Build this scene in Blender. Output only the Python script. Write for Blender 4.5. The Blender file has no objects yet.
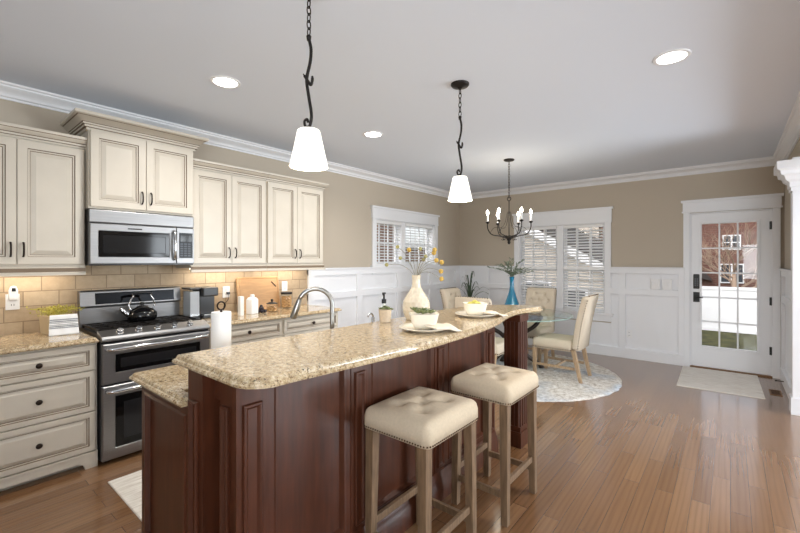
import bpy, bmesh, math, random
from mathutils import Vector, Matrix, noise
random.seed(7)
S = bpy.context.scene
COL = S.collection
PI = math.pi

# ---------------------------------------------------------------- camera, world, lights, exposure
FPX, TH, YH, CAMH = 400.7, 0.6894, 260.55, 1.46
cd = bpy.data.cameras.new('camera'); cam = bpy.data.objects.new('camera', cd); COL.objects.link(cam)
cd.sensor_width = 36.0; cd.lens = FPX / 800 * 36.0; cd.sensor_fit = 'HORIZONTAL'
cd.shift_y = -(266.5 - YH) / 800; cd.clip_start = 0.02
cam.location = (0, 0, CAMH); cam.rotation_euler = (PI / 2, 0, TH)
S.camera = cam
S.view_settings.view_transform = 'Standard'; S.view_settings.look = 'None'
S.view_settings.gamma = 1; S.view_settings.use_curve_mapping = False
S.view_settings.exposure = 0.32
w = bpy.data.worlds.new('world'); S.world = w; w.use_nodes = True
nt = w.node_tree; nt.nodes.clear()
sky = nt.nodes.new('ShaderNodeTexSky'); sky.sky_type = 'NISHITA'; sky.sun_disc = False
sky.sun_elevation = math.radians(38); sky.sun_rotation = math.radians(200); sky.dust_density = 2.5; sky.air_density = 0.8
bg = nt.nodes.new('ShaderNodeBackground'); bg.inputs[1].default_value = 0.25
wo = nt.nodes.new('ShaderNodeOutputWorld')
hsv = nt.nodes.new('ShaderNodeHueSaturation'); hsv.inputs['Saturation'].default_value = 0.25
nt.links.new(sky.outputs[0], hsv.inputs['Color']); nt.links.new(hsv.outputs[0], bg.inputs[0]); nt.links.new(bg.outputs[0], wo.inputs[0])

def area(name, loc, rot, sx, sy, power, color=(1, 1, 1)):
    l = bpy.data.lights.new(name, 'AREA'); l.shape = 'RECTANGLE'; l.size = sx; l.size_y = sy
    l.energy = power; l.color = color
    o = bpy.data.objects.new(name, l); COL.objects.link(o); o.location = loc; o.rotation_euler = rot
    return o
# added fill lamps at unseen rear and side openings, tilted up at the ceiling
area('fill_lamp_rear', (1.7, -2.30, 1.45), (PI / 2 + 1.0, 0, 0), 2.8, 1.9, 215, (.88, 0.945, 1.0))
area('fill_lamp_side', (3.95, 5.1, 1.3), (PI / 2 + .45, 0, PI / 2 + .35), 2.6, 1.9, 250, (0.87, 0.94, 1.0))
# daylight at the two dining windows and the glazed door: portals that only guide sampling of the sky
for nm, loc, rot, sx, sy in (('portal_back', (-2.19, 7.0, 1.35), (-PI / 2, 0, 0), 1.4, 1.4),
                             ('portal_left', (-4.3, 5.16, 1.74), (PI / 2, 0, -PI / 2), 1.5, .7),
                             ('portal_door', (-.02, 6.95, 1.13), (-PI / 2, 0, 0), .56, 1.65)):
    o = area(nm, loc, rot, sx, sy, 1); o.data.cycles.is_portal = True

# ---------------------------------------------------------------- helpers
def lin(c):
    c /= 255.0
    return c / 12.92 if c <= 0.04045 else ((c + 0.055) / 1.055) ** 2.4
def rgb(r, g, b): return (lin(r), lin(g), lin(b), 1)

class NT:
    def __init__(s, m): s.t = m.node_tree; s.n = s.t.nodes; s.l = s.t.links; s.b = s.n['Principled BSDF']
    def new(s, k, **kw):
        n = s.n.new('ShaderNode' + k)
        for a, v in kw.items(): setattr(n, a, v)
        return n
    def link(s, a, b): s.l.new(a, b)
    def ramp(s, src, stops, interp='LINEAR'):
        r = s.new('ValToRGB'); r.color_ramp.interpolation = interp; e = r.color_ramp.elements
        while len(e) < len(stops): e.new(0.5)
        for i, (p, c) in enumerate(stops): e[i].position = p; e[i].color = c
        s.link(src, r.inputs[0]); return r.outputs[0]
    def noise(s, scale, detail=3, vec=None, rough=.5, dist=0):
        n = s.new('TexNoise'); n.inputs['Scale'].default_value = scale; n.inputs['Detail'].default_value = detail
        n.inputs['Roughness'].default_value = rough; n.inputs['Distortion'].default_value = dist
        if vec is not None: s.link(vec, n.inputs['Vector'])
        return n.outputs['Fac']
    def pos(s, scale=(1, 1, 1), obj=False):
        if obj: src = s.new('TexCoord').outputs['Object']
        else: src = s.new('NewGeometry').outputs['Position']
        m = s.new('Mapping'); m.inputs['Scale'].default_value = scale; s.link(src, m.inputs['Vector']); return m.outputs[0]
    def mix(s, f, a, b, mode='MIX'):
        m = s.new('MixRGB'); m.blend_type = mode
        for i, v in ((0, f), (1, a), (2, b)):
            if hasattr(v, 'is_linked') or hasattr(v, 'links'): s.link(v, m.inputs[i])
            else: m.inputs[i].default_value = v
        return m.outputs[0]
    def bump(s, h, strength=.3, dist=.01):
        b = s.new('Bump'); b.inputs['Strength'].default_value = strength; b.inputs['Distance'].default_value = dist
        s.link(h, b.inputs['Height']); s.link(b.outputs[0], s.b.inputs['Normal'])

def mat(name, col, rough=.5, metal=0, var=0, vscale=20, bump=0, bscale=200, stretch=(1, 1, 1), coat=0, emit=0, spec=.5):
    m = bpy.data.materials.new(name); m.use_nodes = True; k = NT(m); b = k.b
    b.inputs['Base Color'].default_value = col; b.inputs['Roughness'].default_value = rough
    b.inputs['Metallic'].default_value = metal; b.inputs['Coat Weight'].default_value = coat
    b.inputs['Coat Roughness'].default_value = .12; b.inputs['Specular IOR Level'].default_value = spec
    p = k.pos(stretch, obj=True)
    if var:
        lo = tuple(c * (1 - var) for c in col[:3]) + (1,); hi = tuple(min(1, c * (1 + var)) for c in col[:3]) + (1,)
        k.link(k.ramp(k.noise(vscale, 4, p), [(.3, lo), (.7, hi)]), b.inputs['Base Color'])
    if bump: k.bump(k.noise(bscale, 2, p), bump, .004)
    if emit:
        b.inputs['Emission Color'].default_value = col; b.inputs['Emission Strength'].default_value = emit
    return m

def clear_glass(name, tint=(1, 1, 1, 1), gl=.04):
    m = bpy.data.materials.new(name); m.use_nodes = True; k = NT(m); k.n.remove(k.b)
    t = k.new('BsdfTransparent'); t.inputs[0].default_value = tint
    g = k.new('BsdfGlossy'); g.inputs['Roughness'].default_value = .02
    f = k.new('Fresnel'); f.inputs[0].default_value = 1.45
    mx = k.new('MixShader'); ge = k.new('NewGeometry'); mu = k.new('Math', operation='MULTIPLY'); iv = k.new('Math', operation='SUBTRACT'); iv.inputs[0].default_value = 1
    k.link(ge.outputs['Backfacing'], iv.inputs[1]); k.link(f.outputs[0], mu.inputs[0]); k.link(iv.outputs[0], mu.inputs[1])   # outer faces mirror once
    k.link(mu.outputs[0], mx.inputs[0]); k.link(t.outputs[0], mx.inputs[1]); k.link(g.outputs[0], mx.inputs[2])
    k.link(mx.outputs[0], k.n['Material Output'].inputs[0]); return m

class MB:
    def __init__(s): s.bm = bmesh.new(); s.mi = 0
    def f(s, vs):
        try: fc = s.bm.faces.new(vs); fc.material_index = s.mi; return fc
        except ValueError: return None
    def v(s, p): return s.bm.verts.new(p)
    def face(s, pts): return s.f([s.v(p) for p in pts])
    def hexa(s, a, b):   # two quads a (bottom) b (top), same winding (ccw from above)
        A = [s.v(p) for p in a]; B = [s.v(p) for p in b]
        s.f(A[::-1]); s.f(B)
        for i in range(4): s.f([A[i], A[(i + 1) % 4], B[(i + 1) % 4], B[i]])
    def box(s, x0, x1, y0, y1, z0, z1):
        q = ((x0, y0), (x1, y0), (x1, y1), (x0, y1))
        s.hexa([(x, y, z0) for x, y in q], [(x, y, z1) for x, y in q]); return s
    def taper(s, cx, cy, z0, z1, a0, a1, dx=0, dy=0, b0=None, b1=None):  # square leg, half sizes at bottom/top, bottom displaced
        b0 = b0 or a0; b1 = b1 or a1
        q = ((-1, -1), (1, -1), (1, 1), (-1, 1))
        s.hexa([(cx + dx + i * a0, cy + dy + j * b0, z0) for i, j in q], [(cx + i * a1, cy + j * b1, z1) for i, j in q]); return s
    def prism(s, poly, z0, z1):
        A = [s.v((x, y, z0)) for x, y in poly]; B = [s.v((x, y, z1)) for x, y in poly]; n = len(poly)
        s.f(A[::-1]); s.f(B)
        for i in range(n): s.f([A[i], A[(i + 1) % n], B[(i + 1) % n], B[i]])
        return s
    def rings(s, R, cap0=True, cap1=True, closed=True, gl=()):
        V = [[s.v(p) for p in r] for r in R]; n = len(R[0])
        for a, b in zip(V, V[1:]):
            for i in range(n if closed else n - 1):
                f_ = s.f([a[i], a[(i + 1) % n], b[(i + 1) % n], b[i]])
                if f_ and i in gl: f_.material_index = 1
        if cap0: s.f(V[0][::-1])
        if cap1: s.f(V[-1])
        return s
    def slab(s, poly, rr):     # ccw polygon, rr list of (inset, z) from bottom to top
        n = len(poly); P = [Vector(p) for p in poly]; N = []
        for i in range(n):
            a = (P[i] - P[i - 1]).normalized(); b = (P[(i + 1) % n] - P[i]).normalized()
            na = Vector((-a.y, a.x)); nb = Vector((-b.y, b.x)); m = na + nb
            N.append(m / max(.3, m.dot(nb)) if m.length > 1e-6 else na)
        return s.rings([[(P[i].x + N[i].x * d, P[i].y + N[i].y * d, z) for i in range(n)] for d, z in rr])
    def lathe(s, prof, c=(0, 0, 0), seg=24, sx=1, sy=1):
        R = [[(c[0] + r * sx * math.cos(2 * PI * i / seg), c[1] + r * sy * math.sin(2 * PI * i / seg), c[2] + z) for i in range(seg)] for r, z in prof]
        return s.rings(R)
    def disc_x(s, prof, c, seg=20):  # lathe about the x axis: prof (r, x)
        R = [[(c[0] + x, c[1] + r * math.cos(2 * PI * i / seg), c[2] + r * math.sin(2 * PI * i / seg)) for i in range(seg)] for r, x in prof]
        return s.rings(R)
    def disc_y(s, prof, c, seg=20):
        R = [[(c[0] + r * math.cos(2 * PI * i / seg), c[1] + y, c[2] + r * math.sin(2 * PI * i / seg)) for i in range(seg)] for r, y in prof]
        return s.rings(R)
    def tube(s, pts, r, seg=8, closed=False, flat=1):
        P = [Vector(p) for p in pts]; n = len(P)
        rs = r if isinstance(r, (list, tuple)) else [r] * n
        R = []; up = None
        for i in range(n):
            if closed: t = (P[(i + 1) % n] - P[i - 1]).normalized()
            else: t = (P[min(i + 1, n - 1)] - P[max(i - 1, 0)]).normalized()
            if up is None:
                up = Vector((0, 0, 1)) if abs(t.z) < .9 else Vector((1, 0, 0))
            up = (up - t * up.dot(t)).normalized(); sd = t.cross(up)
            R.append([tuple(P[i] + (sd * math.cos(2 * PI * k / seg) * flat + up * math.sin(2 * PI * k / seg)) * rs[i]) for k in range(seg)])
        if closed: R.append(R[0]); return s.rings(R, False, False)
        return s.rings(R)
    def ball(s, c, r, seg=10, sz=1, sx=1, sy=1):
        prof = [(max(1e-4, r * math.sin(PI * i / (seg // 2 + 1))), -r * sz * math.cos(PI * i / (seg // 2 + 1))) for i in range(seg // 2 + 2)]
        return s.lathe(prof, c, seg, sx, sy)
    def panel(s, O, U, V, N, w, h, rr):   # nested rectangular rings (inset, height, material of the strip leading to it); U x V = N
        O, U, V, N = map(Vector, (O, U, V, N)); prev = None
        for d, z, mi in rr:
            q = [O + U * d + V * d + N * z, O + U * (w - d) + V * d + N * z, O + U * (w - d) + V * (h - d) + N * z, O + U * d + V * (h - d) + N * z]
            q = [s.v(p) for p in q]
            s.mi = mi
            if prev:
                for i in range(4): s.f([prev[i], prev[(i + 1) % 4], q[(i + 1) % 4], q[i]])
            else: s.f(q[::-1])
            prev = q
        s.f(prev); s.mi = 0
        return s
    def molding(s, path, prof, closed=False, gl=()):  # plan path, profile (out, z) listed so that it is a closed loop; out = right of travel
        P = [Vector(p) for p in path]; n = len(P); R = []
        for i in range(n):
            if closed or 0 < i < n - 1:
                a = (P[i] - P[i - 1]).normalized(); b = (P[(i + 1) % n] - P[i]).normalized()
            elif i == 0: a = b = (P[1] - P[0]).normalized()
            else: a = b = (P[i] - P[i - 1]).normalized()
            na = Vector((a.y, -a.x)); nb = Vector((b.y, -b.x)); m = na + nb; m = m / m.dot(nb)
            R.append([(P[i].x + m.x * o, P[i].y + m.y * o, z) for o, z in prof])
        if closed: R.append(R[0]); s.rings(R, False, False)
        else: s.rings(R, gl=gl)
        bmesh.ops.recalc_face_normals(s.bm, faces=s.bm.faces[:])
        return s
    def xf(s, M):
        bmesh.ops.transform(s.bm, matrix=M, verts=s.bm.verts[:]); return s
    def fn(s, g):
        for v in s.bm.verts: v.co = g(v.co)
        return s
    def build(s, name, mats, parent=None, smooth=False, bevel=0, loc=None, local=False, seg=2, recalc=False):
        me = bpy.data.meshes.new(name)
        if recalc: bmesh.ops.recalc_face_normals(s.bm, faces=s.bm.faces[:])
        off = None
        if parent is not None and not local: off = BASE[parent.name]
        elif parent is None and loc is None and not local:
            xs = [v.co for v in s.bm.verts]
            off = Vector(((min(p.x for p in xs) + max(p.x for p in xs)) / 2, (min(p.y for p in xs) + max(p.y for p in xs)) / 2, min(p.z for p in xs)))
        elif loc is not None: off = Vector(loc)
        if off is not None: bmesh.ops.translate(s.bm, verts=s.bm.verts[:], vec=-off)
        for f_ in s.bm.faces: f_.smooth = bool(smooth)
        s.bm.to_mesh(me); s.bm.free()
        if not isinstance(mats, (list, tuple)): mats = [mats]
        for m in mats: me.materials.append(m)
        o = bpy.data.objects.new(name, me); COL.objects.link(o)
        if parent is not None: o.parent = parent; BASE[o.name] = BASE.get(parent.name, Vector())
        elif off is not None: o.location = off; BASE[o.name] = off.copy()
        else: BASE[o.name] = Vector()
        if smooth == 'auto' or (smooth and smooth is not True):
            md = o.modifiers.new('edges', 'EDGE_SPLIT'); md.split_angle = math.radians(40)
        if bevel:
            md = o.modifiers.new('bevel', 'BEVEL'); md.width = bevel; md.segments = seg; md.limit_method = 'ANGLE'; md.angle_limit = math.radians(40)
        return o
BASE = {}
def thing(name, label, cat, loc=(0, 0, 0), rotz=0, group=None):
    o = bpy.data.objects.new(name, None); COL.objects.link(o); o.location = loc; o.rotation_euler = (0, 0, rotz)
    o.empty_display_size = .1
    BASE[o.name] = Vector(loc); return tag(o, label, cat, group)
def tag(o, label, cat, group=None, kind=None):
    o['label'] = label; o['category'] = cat
    if group: o['group'] = group
    if kind: o['kind'] = kind
    return o
def struct(o, label=None, cat=None):
    o['kind'] = 'structure'
    if label: o['label'] = label
    if cat: o['category'] = cat
    return o
def lab(o, t): o['label'] = t; return o
def dup(root, loc, rotz=None, label=None, group=None):
    r = root.copy(); COL.objects.link(r); r.location = loc
    if rotz is not None: r.rotation_euler = (0, 0, rotz)
    BASE[r.name] = Vector(loc)
    if label: r['label'] = label
    if group: r['group'] = group
    def rec(a, b):
        for ch in list(a.children):
            c = ch.copy(); COL.objects.link(c); c.parent = b; rec(ch, c)
    rec(root, r); return r
def arc(c, r, a0, a1, n, pl='xz'):
    out = []
    for i in range(n + 1):
        a = a0 + (a1 - a0) * i / n; u, v_ = r * math.cos(a), r * math.sin(a)
        out.append((c[0] + u, c[1], c[2] + v_) if pl == 'xz' else ((c[0], c[1] + u, c[2] + v_) if pl == 'yz' else (c[0] + u, c[1] + v_, c[2])))
    return out
def smooth_path(pts, n=8, closed=False):
    P = [Vector(p) for p in pts]; N = len(P); out = []
    for i in range(N if closed else N - 1):
        g = (lambda k: P[k % N]) if closed else (lambda k: P[max(0, min(N - 1, k))])
        p0, p1, p2, p3 = g(i - 1), g(i), g(i + 1), g(i + 2)
        for k in range(n):
            t = k / n
            out.append(0.5 * ((2 * p1) + (p2 - p0) * t + (2 * p0 - 5 * p1 + 4 * p2 - p3) * t * t + (3 * p1 - p0 - 3 * p2 + p3) * t ** 3))
    if not closed: out.append(P[-1])
    return out

# ---------------------------------------------------------------- materials
M = {}
M['taupe'] = mat('taupe wall paint', rgb(190, 178, 161), .75, bump=.05, bscale=300)
M['ceil'] = mat('ceiling paint', rgb(226, 234, 246), .9)
M['trim'] = mat('white trim paint', rgb(238, 239, 242), .35)
M['cream'] = mat('cream cabinet paint', rgb(204, 196, 182), .38, var=.03, vscale=6)
M['glaze'] = mat('brown glaze in grooves', rgb(122, 104, 84), .5)
M['bronze'] = mat('dark bronze', rgb(46, 36, 30), .35, .7)
M['black'] = mat('black plastic', rgb(22, 22, 24), .3)
M['iron'] = mat('black iron', rgb(38, 34, 32), .45, .6)
M['bglass'] = mat('black oven glass', rgb(14, 14, 15), .06, spec=.22)
M['chrome'] = mat('chrome', rgb(205, 207, 210), .14, 1)
M['nickel'] = mat('brushed nickel', rgb(160, 160, 158), .28, 1)
M['steel'] = mat('brushed stainless steel', rgb(148, 148, 149), .42, 1, var=.08, vscale=3, stretch=(1, 1, 60))
M['white'] = mat('white plastic', rgb(240, 240, 240), .4)
M['ceramic'] = mat('cream glazed ceramic', rgb(226, 213, 190), .12, coat=.4)
M['dish'] = mat('ivory stoneware', rgb(240, 232, 216), .2)
M['napkin'] = mat('ivory napkin cloth', rgb(238, 226, 206), .9, bump=.2, bscale=400)
M['teal'] = mat('turquoise glass glaze', rgb(0, 112, 146), .06, coat=.6)
M['linen'] = mat('beige linen', rgb(202, 185, 160), .9, var=.05, vscale=90, bump=.25, bscale=500)
M['linenW'] = mat('pale linen', rgb(212, 198, 177), .9, var=.04, vscale=90, bump=.25, bscale=500)
M['stoolwood'] = mat('weathered brown wood', rgb(116, 92, 68), .55, var=.28, vscale=14, stretch=(6, 6, .7), bump=.15, bscale=60)
M['chairwood'] = mat('washed oak wood', rgb(172, 146, 116), .55, var=.18, vscale=14, stretch=(6, 6, .7))
M['nail'] = mat('antique brass nailheads', rgb(92, 72, 52), .4, .8)
M['cherry'] = mat('dark cherry wood', rgb(74, 39, 24), .34, var=.25, vscale=7, stretch=(5, 5, .6), coat=.10, spec=.3)
M['darkmetal'] = mat('dark espresso wood', rgb(48, 36, 28), .35)
M['leaf'] = mat('grey green leaf', rgb(110, 122, 104), .6, var=.25, vscale=30)
M['leafdark'] = mat('dark green leaf', rgb(70, 88, 66), .5, var=.3, vscale=20)
M['succ'] = mat('succulent green', rgb(122, 132, 84), .5, var=.35, vscale=40)
M['yellowgreen'] = mat('yellow green foliage', rgb(190, 180, 80), .6, var=.3, vscale=40)
M['ball_y'] = mat('yellow dried flower', rgb(202, 168, 88), .9, bump=.5, bscale=300)
M['ball_g'] = mat('olive dried flower', rgb(164, 158, 104), .9, bump=.5, bscale=300)
M['stem'] = mat('dry stem', rgb(140, 134, 116), .7)
M['board'] = mat('maple cutting board', rgb(194, 154, 110), .5, var=.1, vscale=8, stretch=(6, 1, 6))
M['paper'] = mat('paper towel', rgb(244, 244, 243), .95, bump=.3, bscale=250)
M['cookie'] = mat('cookie', rgb(216, 170, 116), .9, var=.2, vscale=60)
M['pot'] = mat('beige clay pot', rgb(206, 188, 164), .7, var=.08, vscale=60)
M['towelg'] = mat('grey towel stripe', rgb(140, 143, 148), .95)
M['towelw'] = mat('white cotton towel', rgb(240, 240, 240), .95, bump=.2, bscale=300)
M['tan'] = mat('tan planter', rgb(204, 184, 150), .7)
M['slat'] = mat('white blind slat', rgb(244, 244, 244), .45)
M['lens'] = mat('lit lamp lens', (1, .97, .92, 1), .5, emit=9)
M['shade'] = mat('lit frosted shade glass', (1, .955, .86, 1), .4, emit=1.05)
M['bulb'] = mat('lit candle bulb', (1, .9, .72, 1), .4, emit=22)
M['glass'] = clear_glass('window glass')
M['tglass'] = clear_glass('table glass', (.90, .97, .94, 1))
M['gedge'] = mat('green glass edge', rgb(150, 178, 168), .08)
M['jar'] = clear_glass('jar glass', (.97, .98, .98, 1))
M['water'] = clear_glass('grey tank plastic', (.86, .88, .9, 1))
M['vent'] = mat('wooden vent', rgb(128, 92, 58), .5)
M['slot'] = mat('dark socket slots', rgb(60, 60, 60), .6)
M['led'] = mat('warm light strip', (1, .86, .68, 1), .5, emit=6)

def m_floor():
    m = bpy.data.materials.new('oak plank floor'); m.use_nodes = True; k = NT(m)
    p = k.pos(); sp = k.new('SeparateXYZ'); k.link(p, sp.inputs[0])
    cb = k.new('CombineXYZ'); k.link(sp.outputs[1], cb.inputs[0]); k.link(sp.outputs[0], cb.inputs[1])
    br = k.new('TexBrick'); br.offset = .37; br.offset_frequency = 2
    br.inputs['Color1'].default_value = (0, 0, 0, 1); br.inputs['Color2'].default_value = (1, 1, 1, 1); br.inputs['Mortar'].default_value = (.5, .5, .5, 1)
    for a, v in (('Scale', 1), ('Mortar Size', .0011), ('Mortar Smooth', .1), ('Brick Width', 1.15), ('Row Height', .092), ('Bias', 0)): br.inputs[a].default_value = v
    k.link(cb.outputs[0], br.inputs['Vector'])
    # per-plank shift of the grain
    add = k.new('VectorMath', operation='MULTIPLY_ADD'); k.link(br.outputs['Color'], add.inputs[0]); add.inputs[1].default_value = (3, 9, 0); k.link(p, add.inputs[2])
    mp = k.new('Mapping'); mp.inputs['Scale'].default_value = (9, .8, 1); k.link(add.outputs[0], mp.inputs[0])
    wv = k.new('TexWave', wave_type='BANDS', bands_direction='X'); wv.inputs['Scale'].default_value = 1.1; wv.inputs['Distortion'].default_value = 7
    wv.inputs['Detail'].default_value = 3; wv.inputs['Detail Scale'].default_value = .9; k.link(mp.outputs[0], wv.inputs['Vector'])
    n2 = k.noise(1, 5, None); nn = n2.node; mp2 = k.new('Mapping'); mp2.inputs['Scale'].default_value = (60, 2.2, 1); k.link(add.outputs[0], mp2.inputs[0]); k.link(mp2.outputs[0], nn.inputs['Vector'])
    base = k.ramp(br.outputs['Color'], [(0, rgb(119, 85, 56)), (.5, rgb(131, 96, 66)), (1, rgb(142, 107, 76))])
    g1 = k.ramp(wv.outputs['Fac'], [(0, (.76, .73, .70, 1)), (.45, (1, 1, 1, 1)), (1, (1.05, 1.04, 1.02, 1))])
    c = k.mix(.5, base, g1, 'MULTIPLY')
    g2 = k.ramp(n2, [(.3, (.82, .8, .78, 1)), (.65, (1.06, 1.06, 1.06, 1))])
    c = k.mix(.55, c, g2, 'MULTIPLY')
    c = k.mix(br.outputs['Fac'], c, rgb(70, 44, 26))
    k.link(c, k.b.inputs['Base Color'])
    r = k.ramp(wv.outputs['Fac'], [(0, (.27, .27, .27, 1)), (1, (.23, .23, .23, 1))]); k.link(r, k.b.inputs['Roughness'])
    k.b.inputs['Coat Weight'].default_value = .7; k.b.inputs['Coat Roughness'].default_value = .12
    b = k.new('Bump'); b.inputs['Strength'].default_value = .03; b.inputs['Distance'].default_value = .002; k.link(wv.outputs['Fac'], b.inputs['Height'])
    b2 = k.new('Bump'); b2.inputs['Strength'].default_value = .4; b2.inputs['Distance'].default_value = .002; b2.invert = True
    k.link(br.outputs['Fac'], b2.inputs['Height']); k.link(b.outputs[0], b2.inputs['Normal']); k.link(b2.outputs[0], k.b.inputs['Normal'])
    return m
M['floor'] = m_floor()

def m_granite():
    m = bpy.data.materials.new('speckled gold granite'); m.use_nodes = True; k = NT(m); p = k.pos()
    c = k.ramp(k.noise(42, 5, p, .75), [(.30, rgb(116, 90, 62)), (.42, rgb(176, 152, 116)), (.54, rgb(204, 184, 150)), (.70, rgb(226, 214, 192))])
    c = k.mix(k.ramp(k.noise(85, 3, p, .7), [(.56, (0, 0, 0, 1)), (.66, (.9, .9, .9, 1))]), c, rgb(124, 88, 54))
    c = k.mix(k.ramp(k.noise(120, 2, p, .6), [(.60, (0, 0, 0, 1)), (.68, (.95, .95, .95, 1))]), c, rgb(52, 40, 32))
    vo = k.new('TexVoronoi'); vo.inputs['Scale'].default_value = 110; k.link(p, vo.inputs['Vector'])
    c = k.mix(k.ramp(vo.outputs['Distance'], [(.12, (.55, .55, .55, 1)), (.22, (0, 0, 0, 1))]), c, rgb(236, 226, 204))
    k.link(c, k.b.inputs['Base Color']); k.b.inputs['Roughness'].default_value = .12; k.b.inputs['Coat Weight'].default_value = .3; k.b.inputs['Coat Roughness'].default_value = .05
    return m
M['granite'] = m_granite()

def m_brick(name, axes, bw, rh, mort, c1, c2, cm, rough=.6, bump=.6, vscale=25, mdist=.006):
    m = bpy.data.materials.new(name); m.use_nodes = True; k = NT(m); p = k.pos()
    sp = k.new('SeparateXYZ'); k.link(p, sp.inputs[0]); cb = k.new('CombineXYZ')
    k.link(sp.outputs[axes[0]], cb.inputs[0]); k.link(sp.outputs[axes[1]], cb.inputs[1])
    br = k.new('TexBrick'); br.offset = .5
    br.inputs['Color1'].default_value = c1; br.inputs['Color2'].default_value = c2; br.inputs['Mortar'].default_value = cm
    for a, v in (('Scale', 1), ('Mortar Size', mort), ('Mortar Smooth', .25), ('Brick Width', bw), ('Row Height', rh), ('Bias', 0)): br.inputs[a].default_value = v
    k.link(cb.outputs[0], br.inputs['Vector'])
    n = k.noise(vscale, 4, p, .6)
    c = k.mix(.6, br.outputs['Color'], k.ramp(n, [(.25, (.8, .78, .74, 1)), (.7, (1.06, 1.06, 1.06, 1))]), 'MULTIPLY')
    k.link(c, k.b.inputs['Base Color']); k.b.inputs['Roughness'].default_value = rough
    b = k.new('Bump'); b.invert = True; b.inputs['Strength'].default_value = bump; b.inputs['Distance'].default_value = mdist
    k.link(br.outputs['Fac'], b.inputs['Height']); k.link(b.outputs[0], k.b.inputs['Normal'])
    return m
M['tile'] = m_brick('travertine brick tile', (1, 2), .208, .1115, .0035, rgb(198, 178, 150), rgb(180, 158, 130), rgb(148, 128, 104))
M['redbrick'] = m_brick('red house brick', (0, 2), .24, .08, .008, rgb(120, 78, 66), rgb(98, 62, 54), rgb(126, 106, 96), .9, .3)
M['redbrickY'] = m_brick('brown house brick', (1, 2), .24, .08, .008, rgb(164, 124, 106), rgb(142, 104, 88), rgb(176, 158, 146), .9, .3)
M['siding'] = m_brick('beige lap siding', (0, 2), 40, .14, .010, rgb(206, 198, 188), rgb(206, 198, 188), rgb(124, 116, 108), .8, .6)
M['grass'] = mat('autumn lawn', rgb(80, 80, 42), .95, var=.6, vscale=4)
M['twig'] = mat('bare twig', rgb(176, 152, 132), .9)
M['roof'] = mat('dark roof shingle', rgb(70, 64, 62), .9, var=.15)
M['fence'] = mat('white vinyl fence', rgb(246, 247, 250), .5)
M['dkglass'] = mat('dark far window', rgb(60, 66, 74), .1)

def m_rug():
    m = bpy.data.materials.new('shag rug pile'); m.use_nodes = True; k = NT(m); p = k.pos()
    big = k.noise(1.6, 3, p); c = k.ramp(k.noise(20, 5, p, .8), [(.34, rgb(168, 158, 146)), (.5, rgb(220, 213, 203)), (.64, rgb(244, 242, 238))])
    b = k.ramp(k.noise(16, 5, p, .8), [(.36, rgb(120, 138, 160)), (.6, rgb(214, 222, 230))])
    c = k.mix(k.ramp(big, [(.5, (0, 0, 0, 1)), (.66, (.8, .8, .8, 1))]), c, b)
    k.link(c, k.b.inputs['Base Color']); k.b.inputs['Roughness'].default_value = 1; k.bump(k.noise(160, 3, p, .7), .8, .01); return m
M['rug'] = m_rug()
def m_mat(name, c1, c2, st):
    m = bpy.data.materials.new(name); m.use_nodes = True; k = NT(m); p = k.pos(st)
    c = k.ramp(k.noise(6, 5, p, .7), [(.35, c1), (.62, c2)]); k.link(c, k.b.inputs['Base Color']); k.b.inputs['Roughness'].default_value = .95
    k.bump(k.noise(60, 2, p), .3, .004); return m
M['doormat'] = m_mat('woven grey mat', rgb(212, 204, 194), rgb(238, 234, 227), (1, 7, 1))
M['kmat'] = m_mat('cream woven runner', rgb(206, 196, 182), rgb(240, 234, 224), (8, 1, 1))

# ---------------------------------------------------------------- room shell
XL, YB, XR, ZC = -4.10, 6.81, .514, 2.74
YR, XF = -2.2, 3.9
def wall_boxes(mb, ax, t0, t1, u0, u1, z0, z1, holes):
    def bx(a, b, c, d):
        if b - a < 1e-4 or d - c < 1e-4: return
        if ax == 'x': mb.box(t0, t1, a, b, c, d)
        else: mb.box(a, b, t0, t1, c, d)
    cur = u0
    for (a, b, c, d) in sorted(holes):
        bx(cur, a, z0, z1); bx(a, b, z0, c); bx(a, b, d, z1); cur = b
    bx(cur, u1, z0, z1)
W1 = (4.397, 5.93, 1.39, 2.09); W2 = (-2.88, -1.496, .65, 2.05); D1 = (-.43, .405, 0, 2.11)
mb = MB(); mb.box(XL - .2, XF + .2, YR - .2, YB + .2, -.12, 0); struct(mb.build('floor', M['floor']))
mb = MB(); mb.box(XL - .2, XF + .2, YR - .2, YB + .2, ZC, ZC + .12); struct(mb.build('ceiling', M['ceil']))
mb = MB(); wall_boxes(mb, 'x', XL - .17, XL, YR - .17, YB + .17, 0, ZC, [W1]); struct(mb.build('wall_left', M['taupe']))
mb = MB(); wall_boxes(mb, 'y', YB, YB + .17, XL, XF, 0, ZC, [W2, D1]); struct(mb.build('wall_back', M['taupe']))
mb = MB(); mb.box(XR, XR + .14, 5.45, YB, 0, ZC); mb.box(XR, XR + .14, YR, 5.45, 2.44, ZC); struct(mb.build('wall_right', M['taupe']))
mb = MB(); wall_boxes(mb, 'y', YR - .17, YR, XL, XF, 0, ZC, [(.2, 3.2, .5, 2.4)]); struct(mb.build('wall_rear', M['taupe']))
mb = MB(); wall_boxes(mb, 'x', XF, XF + .17, YR - .17, YB + .17, 0, ZC, [(3.8, 6.5, .3, 2.3)]); struct(mb.build('wall_far', M['taupe']))

# crown molding: profile (out from wall, z) going round
cp = [(0, 2.638), (.014, 2.638), (.014, 2.652), (.028, 2.658), (.034, 2.672), (.052, 2.690), (.078, 2.704), (.088, 2.712), (.088, 2.722), (.104, 2.727), (.110, 2.739), (0, 2.739)]
mb = MB(); mb.molding([(XR, YR), (XR, YB), (XL, YB), (XL, YR)][::-1], cp); struct(mb.build('trim_1', M['trim'], smooth='auto'))

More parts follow.
